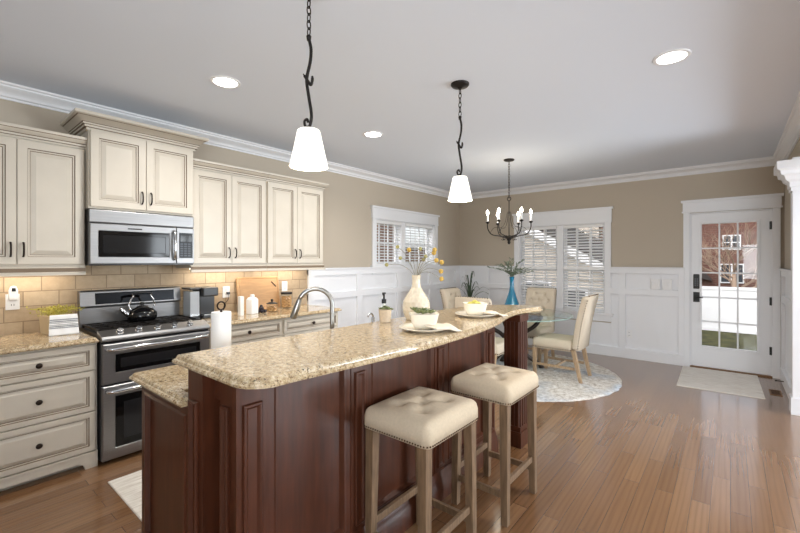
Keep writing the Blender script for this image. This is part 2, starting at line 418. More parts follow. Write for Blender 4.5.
# wainscot panelling
def wainscot(mb, frame, u0, u1, zt, stiles, rails=True, cap=True):
    def B(a, b, c, d, t):
        if frame == 'L': mb.box(XL, XL + t, a, b, c, d)
        elif frame == 'B': mb.box(a, b, YB - t, YB, c, d)
        else: mb.box(XR - t, XR, a, b, c, d)
    B(u0, u1, 0, zt, .004)
    B(u0, u1, 0, .150, .040)
    if rails: B(u0, u1, zt - .095, zt, .034); B(u0, u1, .955, 1.04, .034)
    for a, b in stiles: B(a, b, .150, zt, .0345)
    if cap: B(u0, u1, zt - .016, zt, .05); B(u0, u1, zt - .03, zt - .016, .041)
mb = MB(); wainscot(mb, 'L', 3.135, YB, 1.364, [(3.135, 3.225), (3.985, 4.085), (4.865, 4.965), (5.74, 5.84), (6.62, 6.78)])
struct(mb.build('trim_2', M['trim'], bevel=.002))
mb = MB(); wainscot(mb, 'B', XL + .006, -2.965, 1.364, [(XL + .03, XL + .12), (-3.55, -3.46), (-3.05, -2.965)])
wainscot(mb, 'B', -2.965, -1.411, .50, [(-2.55, -2.46), (-1.92, -1.83)], False, False)
wainscot(mb, 'B', -1.411, -.49, 1.364, [(-1.30, -1.21), (-.56, -.49)])
struct(mb.build('trim_3', M['trim'], bevel=.002))
mb = MB(); wainscot(mb, 'R', 5.45, YB - .03, 1.364, [(5.45, 5.75), (6.68, YB - .03)])
struct(mb.build('trim_4', M['trim'], bevel=.002))

# ---- windows
def window(n, frame, u0, u1, z0, z1, mid, head_h, case, meet):
    """casing, sill and sashes of a paired window; mid = (a,b) mullion"""
    def B(mb, a, b, c, d, t0, t1):   # t measured into the room from the wall face (negative = into the wall)
        if frame == 'L': mb.box(XL + t0, XL + t1, a, b, c, d)
        else: mb.box(a, b, YB - t1, YB - t0, c, d)
    mb = MB()
    B(mb, u0 - case, u0, z0, z1, 0, .028); B(mb, u1, u1 + case, z0, z1, 0, .028)
    B(mb, u0 - case - .01, u1 + case + .01, z1, z1 + head_h, 0, .032)
    B(mb, u0 - case - .03, u1 + case + .03, z1 + head_h - .03, z1 + head_h, 0, .052)
    B(mb, u0 - case - .01, u1 + case + .01, z1 - .004, z1 + .014, 0, .040)
    B(mb, u0 - case - .03, u1 + case + .03, z0 - .035, z0, -.05, .055)
    B(mb, u0 - case, u1 + case, z0 - .13, z0 - .035, 0, .03)
    # jamb lining
    B(mb, u0 - .001, u0 + .014, z0, z1, -.17, 0); B(mb, u1 - .014, u1 + .001, z0, z1, -.17, 0)
    B(mb, u0, u1, z1 - .014, z1 + .001, -.17, 0); B(mb, u0, u1, z0 - .02, z0 + .001, -.17, 0)
    B(mb, mid[0], mid[1], z0, z1, -.165, -.02)
    win = struct(mb.build('window_%d' % n, M['trim'], bevel=.002))
    for a, b in ((u0 + .014, mid[0]), (mid[1], u1 - .014)):
        segs = ((z0, meet), (meet - .035, z1 - .014)) if meet else ((z0, z1 - .014),)
        for c, d in segs:
            s = MB(); st = .04; t0, t1 = -.15, -.115
            if meet and c > z0: t0, t1 = -.115, -.085
            B(s, a, a + st, c, d, t0, t1); B(s, b - st, b, c, d, t0, t1); B(s, a + st, b - st, c, c + st, t0, t1); B(s, a + st, b - st, d - st, d, t0, t1)
            if not meet or c > z0 or True:
                for i in (1, 2):
                    x = a + (b - a) * i / 3; B(s, x - .009, x + .009, c + st, d - st, t0 + .008, t1 - .008)
                zz = (c + d) / 2; B(s, a + st, b - st, zz - .009, zz + .009, t0 + .009, t1 - .009)
            sa = s.build('sash', M['trim'], win)
            g = MB(); B(g, a + st, b - st, c + st, d - st, (t0 + t1) / 2 - .002, (t0 + t1) / 2 + .002); g.build('pane', M['glass'], sa)
    return win
window(1, 'L', W1[0], W1[1], W1[2], W1[3], (5.04, 5.14), .185, .085, None)
window(2, 'B', W2[0], W2[1], W2[2], W2[3], (-2.235, -2.135), .235, .085, 1.345)
# unseen rear window made up for fill light; side one placed by its reflection
mb = MB(); y = YR - .1
for x in (.2, 1.18, 2.16, 3.14): mb.box(x, x + .06, y, y + .05, .5, 2.4)
mb.box(.2, 3.2, y, y + .05, .5, .56); mb.box(.2, 3.2, y, y + .05, 2.34, 2.4); struct(mb.build('window_3', M['trim']))
mb = MB(); x = XF + .1
for y in (3.8, 4.68, 5.56, 6.44): mb.box(x, x + .05, y, y + .06, .3, 2.3)
mb.box(x, x + .05, 3.8, 6.5, .3, .36); mb.box(x, x + .05, 3.8, 6.5, 2.24, 2.3); struct(mb.build('window_4', M['trim']))

def blind(frame, u0, u1, z0, z1, label, tilt, pitch):
    c = ((XL - .045, (u0 + u1) / 2, z0) if frame == 'L' else ((u0 + u1) / 2, YB + .045, z0))
    t = thing('window_blind', label, 'window blind', c, 0, 'white slatted blinds in the dining windows')
    def B(mb, a, b, c_, d, t0, t1):
        if frame == 'L': mb.box(XL + t0, XL + t1, a, b, c_, d)
        else: mb.box(a, b, YB - t1, YB - t0, c_, d)
    h = MB(); B(h, u0, u1, z1 - .045, z1, -.075, -.015); h.build('headrail', M['slat'], t, bevel=.003)
    s = MB(); z = z0 + .045; hw = .021
    while z < z1 - .06:
        dz = hw * math.sin(tilt); dw = hw * math.cos(tilt); th = .0016
        # front edge (room side) lower when tilt > 0
        a0, a1 = -.045 + dw, -.045 - dw
        if frame == 'L':
            q = [(XL + a1, u0), (XL + a0, u0), (XL + a0, u1), (XL + a1, u1)]; zz = (z + dz, z - dz, z - dz, z + dz)
        else:
            q = [(u0, YB - a0), (u1, YB - a0), (u1, YB - a1), (u0, YB - a1)]; zz = (z - dz, z - dz, z + dz, z + dz)
        s.hexa([(x, y, k - th) for (x, y), k in zip(q, zz)], [(x, y, k + th) for (x, y), k in zip(q, zz)])
        z += pitch
    s.build('slats', M['slat'], t)
    b = MB(); B(b, u0, u1, z0 + .003, z0 + .022, -.07, -.02); b.build('bottom_rail', M['slat'], t, bevel=.003)
    l = MB()
    for i in (1 / 3, 2 / 3):
        x = u0 + (u1 - u0) * i; B(l, x - .0085, x + .0085, z0 + .02, z1 - .04, -.0235, -.022)
    l.build('ladder_tape', M['slat'], t)
    if frame == 'B':
        m_ = MB(); B(m_, u0, u1, 1.312, 1.362, -.078, -.018); m_.build('middle_rail', M['slat'], t, bevel=.003)
    return t
blind('L', W1[0] + .02, 5.035, W1[2], W1[3] - .016, 'white slatted blind in left half of small side wall window', math.radians(20), .044)
blind('L', 5.145, W1[1] - .02, W1[2], W1[3] - .016, 'white slatted blind in right half of small side wall window', math.radians(20), .044)
blind('B', W2[0] + .02, -2.24, W2[2], W2[3] - .016, 'white slatted blind in left half of tall window behind dining table', math.radians(34), .046)
blind('B', -2.13, W2[1] - .02, W2[2], W2[3] - .016, 'white slatted blind in right half of tall window behind dining table', math.radians(34), .046)

# ---- glazed door
mb = MB()
mb.box(-.503, -.43, YB - .028, YB, 0, 2.12); mb.box(.405, .478, YB - .028, YB, 0, 2.12)
mb.box(-.51, .487, YB - .032, YB, 2.12, 2.285); mb.box(-.53, .507, YB - .054, YB, 2.255, 2.287); mb.box(-.52, .497, YB - .042, YB, 2.115, 2.135)
mb.box(-.431, -.418, YB - .005, YB + .17, 0, 2.11); mb.box(.393, .406, YB - .005, YB + .17, 0, 2.11); mb.box(-.43, .405, YB - .005, YB + .17, 2.096, 2.111)
struct(mb.build('trim_5', M['trim'], bevel=.002))
mb = MB(); mb.box(-.43, .405, YB - .03, YB + .17, 0, .018); struct(mb.build('trim_6', M['vent'], bevel=.003))
dy0, dy1 = YB + .0, YB + .045
gx0, gx1, gz0, gz1 = -.30, .262, .305, 1.955
mb = MB()
mb.box(-.417, gx0, dy0, dy1, .022, 2.094); mb.box(gx1, .392, dy0, dy1, .022, 2.094); mb.box(gx0, gx1, dy0, dy1, .022, gz0); mb.box(gx0, gx1, dy0, dy1, gz1, 2.094)
door = struct(mb.build('door_1', M['trim']))
mb = MB()
for a, b, c, d in ((gx0 - .028, gx0, gz0 - .028, gz1 + .028), (gx1, gx1 + .028, gz0 - .028, gz1 + .028), (gx0, gx1, gz0 - .028, gz0), (gx0, gx1, gz1, gz1 + .028)):
    mb.box(a, b, dy0 - .012, dy0, c, d)
mb.build('glazing_bead', M['trim'], door, bevel=.004)
mb = MB()
for i in (1, 2): x = gx0 + (gx1 - gx0) * i / 3; mb.box(x - .009, x + .009, dy0 + .004, dy1 - .004, gz0, gz1)
for i in range(1, 5): z = gz0 + (gz1 - gz0) * i / 5; mb.box(gx0, gx1, dy0 + .005, dy1 - .005, z - .009, z + .009)
mb.build('glazing_grid', M['trim'], door)
mb = MB(); mb.box(gx0, gx1, dy0 + .02, dy0 + .025, gz0, gz1); mb.build('pane', M['glass'], door)
mb = MB(); mb.box(-.392, -.322, dy0 - .024, dy0, 1.075, 1.275); kp = lab(mb.build('keypad_deadbolt', M['black'], door, bevel=.01), 'black keypad deadbolt')
mb = MB()
for i in range(4):
    for j in range(2): mb.box(-.378 + .026 * j, -.362 + .026 * j, dy0 - .027, dy0 - .023, 1.115 + .028 * i, 1.133 + .028 * i)
mb.build('keypad_buttons', mat('grey buttons', rgb(84, 88, 96), .4), kp)
mb = MB(); mb.box(-.392, -.322, dy0 - .014, dy0, .895, 1.03); mb.disc_y([(.024, -.014), (.026, -.03), (.012, -.035), (.012, -.05)], (-.357, dy0, .962)); mb.tube([(-.357, dy0 - .048, .962), (-.285, dy0 - .048, .962)], .009)
lab(mb.build('door_handle', M['black'], door), 'black lever handle')
for z in (.28, .90, 1.85):
    mb = MB(); mb.tube([(.393, dy0 - .008, z), (.393, dy0 - .008, z + .1)], .008); mb.box(.378, .404, dy0 - .003, dy0, z, z + .1); mb.build('hinge', M['black'], door)

# cased-opening pilaster at the right
px0, px1, py0, py1 = .455, .70, 5.30, 5.45
mb = MB(); mb.box(px0, px1, py0, py1, 0, 2.17)
mb.box(px0 - .012, px1, py0 - .012, py1 + .002, 0, .16)
mb.molding([(px1, py1 + .01), (px0, py1 + .01), (px0, py0), (px1, py0)], [(0, 2.12), (.012, 2.12), (.012, 2.15), (.022, 2.16), (.022, 2.20), (.05, 2.225), (.06, 2.26), (.085, 2.275), (.09, 2.31), (.115, 2.325), (.115, 2.40), (0, 2.40)])
mb.box(px0, px1, py0, py1, 2.12, 2.44)
struct(mb.build('trim_7', M['trim'], bevel=.002))
# doorstop, vent, plates
mb = MB(); mb.tube([(XR - .04, 6.35, .07), (XR - .10, 6.35, .07)], .006); mb.disc_x([(.009, -.115), (.009, -.10)], (XR, 6.35, .07)); tag(mb.build('door_stop', M['iron']), 'small dark spring door stop on baseboard right of the door', 'door stop')
mb = MB(); mb.box(.335, .435, 5.93, 6.16, 0, .006)
vt = tag(mb.build('floor_vent', M['vent']), 'wooden floor vent right of the grey door mat', 'floor vent')
mb = MB()
for i in range(9): mb.box(.347, .423, 5.945 + i * .023, 5.955 + i * .023, .006, .0075)
mb.build('vent_slots', mat('dark slots', rgb(58, 42, 30), .8), vt)
for i, x in enumerate((-.833, -.69)):
    mb = MB(); mb.box(x - .058, x + .058, YB - .042, YB - .0335, 1.045, 1.195)
    o = tag(mb.build('switch_plate', M['white'], bevel=.003), ('white switch plate on back wall panelling, the one farther from the door', 'white switch plate on back wall panelling, the one nearer the door')[i], 'light switch', 'white switch plates left of the door')
    mb = MB(); mb.box(x - .032, x - .006, YB - .046, YB - .042, 1.085, 1.155); mb.box(x + .006, x + .032, YB - .046, YB - .042, 1.085, 1.155); mb.build('rocker', M['white'], o, bevel=.002)
def outlet(x, y, z, face, label):
    mb = MB()
    if face == 'B': mb.box(x - .038, x + .038, y - .007, y, z - .058, z + .058)
    else: mb.box(x, x + .007, y - .038, y + .038, z - .058, z + .058)
    o = tag(mb.build('wall_outlet', M['white'], bevel=.002), label, 'electrical outlet', 'white wall outlets')
    for dz in (-.022, .022):
        mb = MB()
        for d in (-.007, .007):
            if face == 'B': mb.box(x + d - .0015, x + d + .0015, y - .0085, y - .007, z + dz - .006, z + dz + .006)
            else: mb.box(x + .007, x + .0085, y + d - .0015, y + d + .0015, z + dz - .006, z + dz + .006)
        mb.build('socket', M['slot'], o)
    return o
outlet(-1.165, YB - .004, .365, 'B', 'white outlet low on the back wall panelling')

# ---------------------------------------------------------------- kitchen wall
XW = XL + .012
mb = MB(); mb.box(XL + .0005, XW, -.6, 3.132, .90, 1.46)
tag(mb.build('tile_backsplash', M['tile']), 'tan travertine brick tile backsplash behind the range and counters', 'backsplash')
RX = ((0, 0, 0), (0, .020, 0), (.003, .022, 0), (.052, .022, 0), (.056, .012, 1), (.065, .0115, 0), (.069, .006, 1), (.098, .017, 0))
def door_panel(mb, x, y0, y1, z0, z1, k=1.0):
    mb.panel((x, y0, z0), (0, 1, 0), (0, 0, 1), (1, 0, 0), y1 - y0, z1 - z0, [(a * k, b, c) for a, b, c in RX]); return mb
def drawer_panel(mb, x, y0, y1, z0, z1, k=1.0):
    rr = ((0, 0, 0), (0, .020, 0), (.003, .022, 0), (.034, .022, 0), (.038, .012, 1), (.044, .0115, 0), (.048, .006, 1), (.070, .017, 0))
    mb.panel((x, y0, z0), (0, 1, 0), (0, 0, 1), (1, 0, 0), y1 - y0, z1 - z0, [(a * k, b, c) for a, b, c in rr]); return mb
def pull(x, y, z, parent, h=.095):
    mb = MB(); mb.tube([(x, y, z - h / 2), (x + .012, y, z - h / 2), (x + .026, y, z - h / 2 + .016), (x + .03, y, z), (x + .026, y, z + h / 2 - .016), (x + .012, y, z + h / 2), (x, y, z + h / 2)], .0058)
    return mb.build('pull_handle', M['bronze'], parent, smooth=True)
def knob(x, y, z, parent):
    mb = MB(); mb.disc_x([(.006, 0), (.006, .012), (.016, .016), (.018, .022), (.014, .029), (.004, .031)], (x, y, z)); return mb.build('knob', M['bronze'], parent, smooth=True)
CROWN_S = lambda z: [(0, z), (.010, z), (.010, z + .014), (.022, z + .016), (.022, z + .030), (.030, z + .033), (.052, z + .056), (.055, z + .060), (.055, z + .080), (0, z + .080)]
CROWN_B = lambda z: [(0, z), (.012, z), (.012, z + .018), (.026, z + .020), (.026, z + .036), (.036, z + .038), (.036, z + .050), (.042, z + .053), (.072, z + .088), (.080, z + .090), (.094, z + .098), (.094, z + .118), (0, z + .118)]
RAIL = lambda z: [(0, z), (.024, z), (.024, z + .016), (.014, z + .024), (.014, z + .052), (.004, z + .062), (0, z + .062)]
def upper_cabinet(label, xf, y0, y1, z0, z1, crown, rail, hand_z, doors=2, ends=(False, False), group='cream wall cabinets'):
    t = thing('wall_cabinet', label, 'kitchen cabinet', (XW, (y0 + y1) / 2, z0), 0, group)
    mb = MB(); mb.box(XW, xf, y0 + .001, y1 - .001, z0 + (.034 if rail else 0), z1)
    mb.build('carcass', M['cream'], t, bevel=.001)
    g = .012; wd = (y1 - y0 - 2 * g - .004 * (doors - 1)) / doors
    for i in range(doors):
        a = y0 + g + i * (wd + .004)
        d = door_panel(MB(), xf, a, a + wd, z0 + (.078 if rail else .016), z1 - .012).build('cabinet_door', [M['cream'], M['glaze']], t)
        pull(xf + .022, a + wd - .03 if i == 0 else a + .03, hand_z, d)
    e0, e1 = ends
    path = ([(XW, y0 + .001)] if e0 else []) + [(xf, y0 + .001), (xf, y1 - .001)] + ([(XW, y1 - .001)] if e1 else [])
    mb = MB(); mb.molding(path, crown, gl=(2, 4, 6, 8)); mb.build('crown_molding', [M['cream'], M['glaze']], t, smooth='auto')
    if rail:
        mb = MB(); mb.molding(path, rail, gl=(3,)); mb.build('light_rail', [M['cream'], M['glaze']], t, smooth='auto')
    return t
xu = -3.772
upper_cabinet('cream raised panel wall cabinet left of the microwave, cut off by photo edge', xu, .066, .826, 1.355, 2.302, CROWN_S(2.30), RAIL(1.353), 1.535, ends=(0, 0))
upper_cabinet('tall set forward cream wall cabinet above the microwave with flared crown', -3.70, .826, 1.588, 1.852, 2.45, CROWN_B(2.435), None, 1.965, ends=(1, 1))
upper_cabinet('cream two door wall cabinet between microwave cabinet and the last cabinet', xu, 1.590, 2.356, 1.355, 2.302, CROWN_S(2.30), RAIL(1.353), 1.535)
upper_cabinet('cream two door wall cabinet at window end of the run', xu, 2.357, 3.118, 1.355, 2.302, CROWN_S(2.30), RAIL(1.353), 1.535, ends=(0, 1))
# under-cabinet lights
for y0, y1, lb in ((.15, .75, 'slim warm light strip under the leftmost wall cabinet'), (1.68, 2.28, 'slim warm light strip under wall cabinet above the coffee maker'), (2.42, 3.02, 'slim warm light strip under wall cabinet above the cookie jars')):
    mb = MB(); mb.box(-4.0, -3.95, y0, y1, 1.376, 1.3888); o = tag(mb.build('light_strip', M['led']), lb, 'under cabinet light', 'light strips under wall cabinets')
    l = area('strip_lamp', (0, 0, -.004), (0, 0, 0), .04, y1 - y0, .8, (1, .92, .80)); l.parent = o

# microwave
def microwave():
    y0, y1, z0, z1, xf = .829, 1.586, 1.422, 1.848, -3.70
    t = thing('microwave_oven', 'stainless over the range microwave with dark window', 'microwave', (XW, 1.207, z0))
    mb = MB(); mb.box(XW, xf, y0, y1, z0, z1); lab(mb.build('body', M['black'], t, bevel=.003), 'black casing')
    mb = MB(); mb.box(xf, xf + .022, y0 + .002, y1 - .002, 1.748, z1 - .002); mb.build('top_vent_panel', M['steel'], t, bevel=.006)
    ys = 1.437
    mb = MB(); mb.panel((xf, y0 + .002, z0 + .012), (0, 1, 0), (0, 0, 1), (1, 0, 0), ys - y0 - .004, 1.742 - z0 - .012, [(0, 0, 0), (0, .02, 0), (.005, .026, 0), (.052, .026, 0), (.056, .020, 0)])
    d = mb.build('microwave_door', M['steel'], t)
    mb = MB(); mb.panel((xf + .018, y0 + .058, z0 + .068), (0, 1, 0), (0, 0, 1), (1, 0, 0), ys - y0 - .116, 1.742 - z0 - .124, [(0, 0, 0), (0, .006, 0), (.028, .006, 0), (.03, .004, 1)])
    mb.build('door_window', [M['bglass'], mat('microwave window', rgb(26, 27, 29), .08, spec=.22)], d)
    mb = MB(); mb.tube(smooth_path([(xf + .024, ys - .022, z0 + .045), (xf + .05, ys - .022, z0 + .07), (xf + .06, ys - .022, z0 + .165), (xf + .05, ys - .022, z0 + .265), (xf + .024, ys - .022, z0 + .29)], 5), .011); lab(mb.build('door_handle', M['chrome'], d, smooth=True), 'curved chrome handle')
    mb = MB(); mb.box(xf, xf + .024, ys + .002, y1 - .002, z0 + .012, 1.742); c = mb.build('control_panel', M['steel'], t, bevel=.004)
    mb = MB(); mb.box(xf + .024, xf + .027, ys + .022, y1 - .016, z0 + .06, 1.70); kp = mb.build('keypad', mat('dark keypad', rgb(30, 33, 38), .3, spec=.2), c)
    mb = MB(); mb.box(xf + .027, xf + .0285, ys + .03, y1 - .024, 1.625, 1.685); mb.build('display', M['bglass'], kp)
    mb = MB()
    for i in range(6):
        for j in range(3): mb.box(xf + .027, xf + .0285, ys + .03 + j * .031, ys + .053 + j * .031, z0 + .075 + i * .02, z0 + .088 + i * .02)
    mb.build('buttons', mat('grey keys', rgb(90, 96, 104), .5, spec=.2), kp)
    mb = MB(); mb.box(xf + .0255, xf + .0275, 1.075, 1.175, 1.706, 1.716); mb.build('badge', M['iron'], d)
microwave()

# base cabinets
def foot_valance(mb, x0, x1, y0, y1, h=.108):
    n = 10; fw = .10; q = [(y0, 0), (y0 + fw * .72, 0)]
    for i in range(n + 1):
        a = PI / 2 * i / n; q.append((y0 + fw * .72 + .055 * (1 - math.cos(a)), .050 * math.sin(a) + .002))
    q.append((y0 + fw * .72 + .075, .048)); 
    m = [(y0 + y1 - y, z) for y, z in q][::-1]
    P = q + m + [(y1, h), (y0, h)]
    A = [mb.v((x0, y, z)) for y, z in P]; B_ = [mb.v((x1, y, z)) for y, z in P]; k = len(P)
    mb.f(A[::-1]); mb.f(B_)
    for i in range(k): mb.f([A[i], A[(i + 1) % k], B_[(i + 1) % k], B_[i]])
XBF = -3.492
def base_cab(label, y0, y1, kind):
    t = thing('base_cabinet', label, 'kitchen cabinet', (XW, (y0 + y1) / 2, 0), 0, 'cream base cabinets')
    mb = MB(); mb.box(XW, XBF, y0, y1, .108, .878); mb.box(XW, XBF - .07, y0 + .01, y1 - .01, 0, .108); mb.build('carcass', M['cream'], t)
    mb = MB(); foot_valance(mb, XBF - .02, XBF + .018, y0, y1); mb.box(XBF, XBF + .023, y0, y1, .10, .112); mb.build('valance', M['cream'], t, recalc=True)
    g = .014
    if kind == 'drawers':
        for z0, z1 in ((.690, .864), (.402, .680), (.122, .393)):
            d = drawer_panel(MB(), XBF, y0 + g, y1 - g, z0, z1).build('drawer', [M['cream'], M['glaze']], t); knob(XBF + .02, (y0 + y1) / 2, (z0 + z1) / 2, d)
    else:
        d = drawer_panel(MB(), XBF, y0 + g, y1 - g, .720, .864, .85).build('drawer', [M['cream'], M['glaze']], t); knob(XBF + .02, (y0 + y1) / 2, .792, d)
        ym = (y0 + y1) / 2
        for a, b, k in ((y0 + g, ym - .002, 1), (ym + .002, y1 - g, 0)):
            d = door_panel(MB(), XBF, a, b, .122, .708).build('cabinet_door', [M['cream'], M['glaze']], t); pull(XBF + .022, b - .03 if k else a + .03, .62, d)
    return t
base_cab('cream three drawer base cabinet left of the range', .20, .832, 'drawers')
base_cab('cream base cabinet right of the range, under the coffee maker', 1.615, 2.362, 'doors')
base_cab('cream base cabinet at the window end, under the cookie jars', 2.364, 3.105, 'doors')
EDGE = lambda z0, z1: [(.012, z0), (.003, z0 + .003), (0, z0 + .012), (.004, z0 + .019), (.011, z0 + .022), (.012, z0 + .026), (.016, z1 - .003), (.02, z1)]
for a, b, lb in ((.17, .838, 'speckled gold granite countertop left of the range'), (1.607, 3.135, 'speckled gold granite countertop right of the range')):
    mb = MB(); mb.slab([(XW, a), (XBF + .04, a), (XBF + .04, b), (XW, b)], EDGE(.879, .915)); tag(mb.build('countertop', M['granite']), lb, 'countertop', 'granite counters along the wall')

# range
def range_():
    y0, y1, xf = .842, 1.603, -3.45
    t = thing('gas_range', 'stainless double oven gas range between the cream base cabinets', 'stove', (XW, 1.2225, 0))
    mb = MB(); mb.box(XW + .01, xf, y0, y1, .03, .905)
    for y in (y0 + .03, y1 - .07):
        for x in (XW + .04, xf - .08): mb.box(x, x + .04, y, y + .04, 0, .03)
    lab(mb.build('body', M['black'], t, bevel=.003), 'black sides')
    for z0, z1, nm in ((.575, .862, 'upper_oven_door'), (.035, .562, 'lower_oven_door')):
        mb = MB(); mb.panel((xf, y0 + .004, z0), (0, 1, 0), (0, 0, 1), (1, 0, 0), y1 - y0 - .008, z1 - z0, [(0, 0, 0), (0, .03, 0), (.006, .036, 0), (.075, .036, 0), (.080, .030, 0)])
        d = mb.build(nm, M['steel'], t)
        mb = MB(); mb.panel((xf + .028, y0 + .084, z0 + .08), (0, 1, 0), (0, 0, 1), (1, 0, 0), y1 - y0 - .168, z1 - z0 - .16, [(0, 0, 0), (0, .006, 0), (.05 if nm[0] == 'l' else .03, .006, 0), (.052 if nm[0] == 'l' else .032, .0055, 1)])
        mb.build('oven_window', [M['bglass'], mat('oven window', rgb(36, 36, 38), .08, spec=.22)], d)
        zh = z1 - .035
        mb = MB(); mb.tube([(xf + .03, y0 + .03, zh), (xf + .065, y0 + .035, zh), (xf + .075, y0 + .06, zh), (xf + .078, (y0 + y1) / 2, zh), (xf + .075, y1 - .06, zh), (xf + .065, y1 - .035, zh), (xf + .03, y1 - .03, zh)], .014, 12)
        lab(mb.build('oven_handle', M['chrome'], d, smooth=True), 'stainless bar handle')
    # control panel, rounded and sloping back
    mb = MB(); pr = [(xf - .09, .880), (xf + .028, .880), (xf + .036, .890), (xf + .034, .902), (xf + .02, .915), (xf - .075, .948), (xf - .09, .948)]
    mb.rings([[(x, y0, z) for x, z in pr], [(x, y1, z) for x, z in pr]]); cpn = mb.build('control_panel', M['steel'], t, recalc=True, bevel=.003)
    for y in (.964, 1.087, 1.216, 1.340, 1.461):
        mb = MB(); mb.disc_x([(.026, 0), (.025, .008), (.021, .012), (.020, .030), (.017, .033)], (0, 0, 0)); mb.box(.030, .036, -.004, .004, -.019, .019)
        mb.xf(Matrix.Translation((xf - .018, y, .928)) @ Matrix.Rotation(-math.radians(62), 4, 'Y')); lab(mb.build('burner_knob', M['chrome'], cpn, smooth='auto'), 'metal burner knob')
    mb = MB(); mb.box(XW + .06, xf - .08, y0, y1, .905, .925); mb.build('cooktop', M['black'], t, bevel=.004)
    for cx, cy in ((-3.70, .99), (-3.70, 1.455), (-3.93, .99), (-3.93, 1.455), (-3.82, 1.2225)):
        mb = MB(); mb.lathe([(.045, 0), (.045, .012), (.03, .014), (.03, .02), (.005, .022)], (cx, cy, .925), 18); mb.build('burner', M['iron'], t, smooth='auto')
    for a in (y0 + .012, y0 + .262, y0 + .512):
        b = a + .237; mb = MB(); x0, x1 = XW + .10, xf - .10; zt0, zt1 = .938, .952
        for y in (a, b - .014): mb.box(x0, x1, y, y + .014, zt0, zt1)
        for x in (x0, x1 - .014, (x0 + x1) / 2 - .007): mb.box(x, x + .014, a, b, zt0, zt1)
        for x in (x0 + (x1 - x0) * .25, x0 + (x1 - x0) * .75): mb.box(x - .007, x + .007, a, b, zt0, zt1)
        mb.box(x0, x1, (a + b) / 2 - .007, (a + b) / 2 + .007, zt0, zt1)
        for x in (x0, x1 - .014):
            for y in (a, b - .014): mb.box(x, x + .014, y, y + .014, .925, zt0)
        mb.build('grate', M['iron'], t)
    mb = MB(); mb.box(XW + .005, XW + .06, y0, y1, .905, 1.075); mb.build('rear_vent_panel', M['steel'], t, bevel=.004)
    mb = MB(); pr = [(XW + .005, 1.08), (XW + .085, 1.08), (XW + .09, 1.09), (XW + .072, 1.205), (XW + .06, 1.215), (XW + .005, 1.215)]
    mb.rings([[(x, y0, z) for x, z in pr], [(x, y1, z) for x, z in pr]]); bg_ = mb.build('backguard', M['steel'], t, recalc=True, bevel=.004)
    mb = MB(); mb.hexa([(XW + .075, y0 + .10, 1.10), (XW + .091, y0 + .10, 1.10), (XW + .091, y1 - .06, 1.10), (XW + .075, y1 - .06, 1.10)], [(XW + .06, y0 + .10, 1.192), (XW + .077, y0 + .10, 1.192), (XW + .077, y1 - .06, 1.192), (XW + .06, y1 - .06, 1.192)]); mb.build('display_panel', M['bglass'], bg_, bevel=.002)
range_()

# kettle
def kettle():
    c = Vector((-3.86, 1.235, .9525)); t = thing('tea_kettle', 'black kettle with looped steel handle on the range', 'kettle', c)
    mb = MB(); mb.lathe([(.001, 0), (.078, 0), (.092, .012), (.098, .035), (.093, .06), (.072, .082), (.045, .094), (.04, .097), (.001, .098)], (0, 0, 0), 28); mb.build('body', mat('black enamel', rgb(18, 18, 20), .08), t, smooth=True, local=True)
    mb = MB(); mb.lathe([(.038, .097), (.034, .106), (.012, .112), (.012, .120), (.016, .128), (.010, .136), (.001, .137)], (0, 0, 0), 20); mb.build('lid', M['black'], t, smooth=True, local=True)
    mb = MB(); mb.tube(smooth_path([(0, -.08, .045), (0, -.105, .062), (0, -.125, .085), (0, -.14, .10)], 5), [.02] * 6 + [.016] * 5 + [.012] * 5, 12); mb.build('spout', M['chrome'], t, smooth=True, local=True)
    mb = MB()
    for s in (-1, 1): mb.tube(smooth_path([(0, s * .07, .08), (0, s * .085, .11), (0, s * .075, .15), (0, s * .058, .18), (0, s * .06, .195)], 5), .006, 8)
    h = mb.build('handle', M['chrome'], t, smooth=True, local=True)
    mb = MB(); mb.tube(smooth_path([(0, -.062, .195), (0, -.03, .205), (0, .03, .205), (0, .062, .195)], 5), .010, 10); lab(mb.build('grip', M['black'], h, smooth=True, local=True), 'black grip')
    for o_ in [h] + list(h.children) + [x for x in t.children if x is not h]: o_.data.transform(Matrix.Scale(1.14, 4))
kettle()

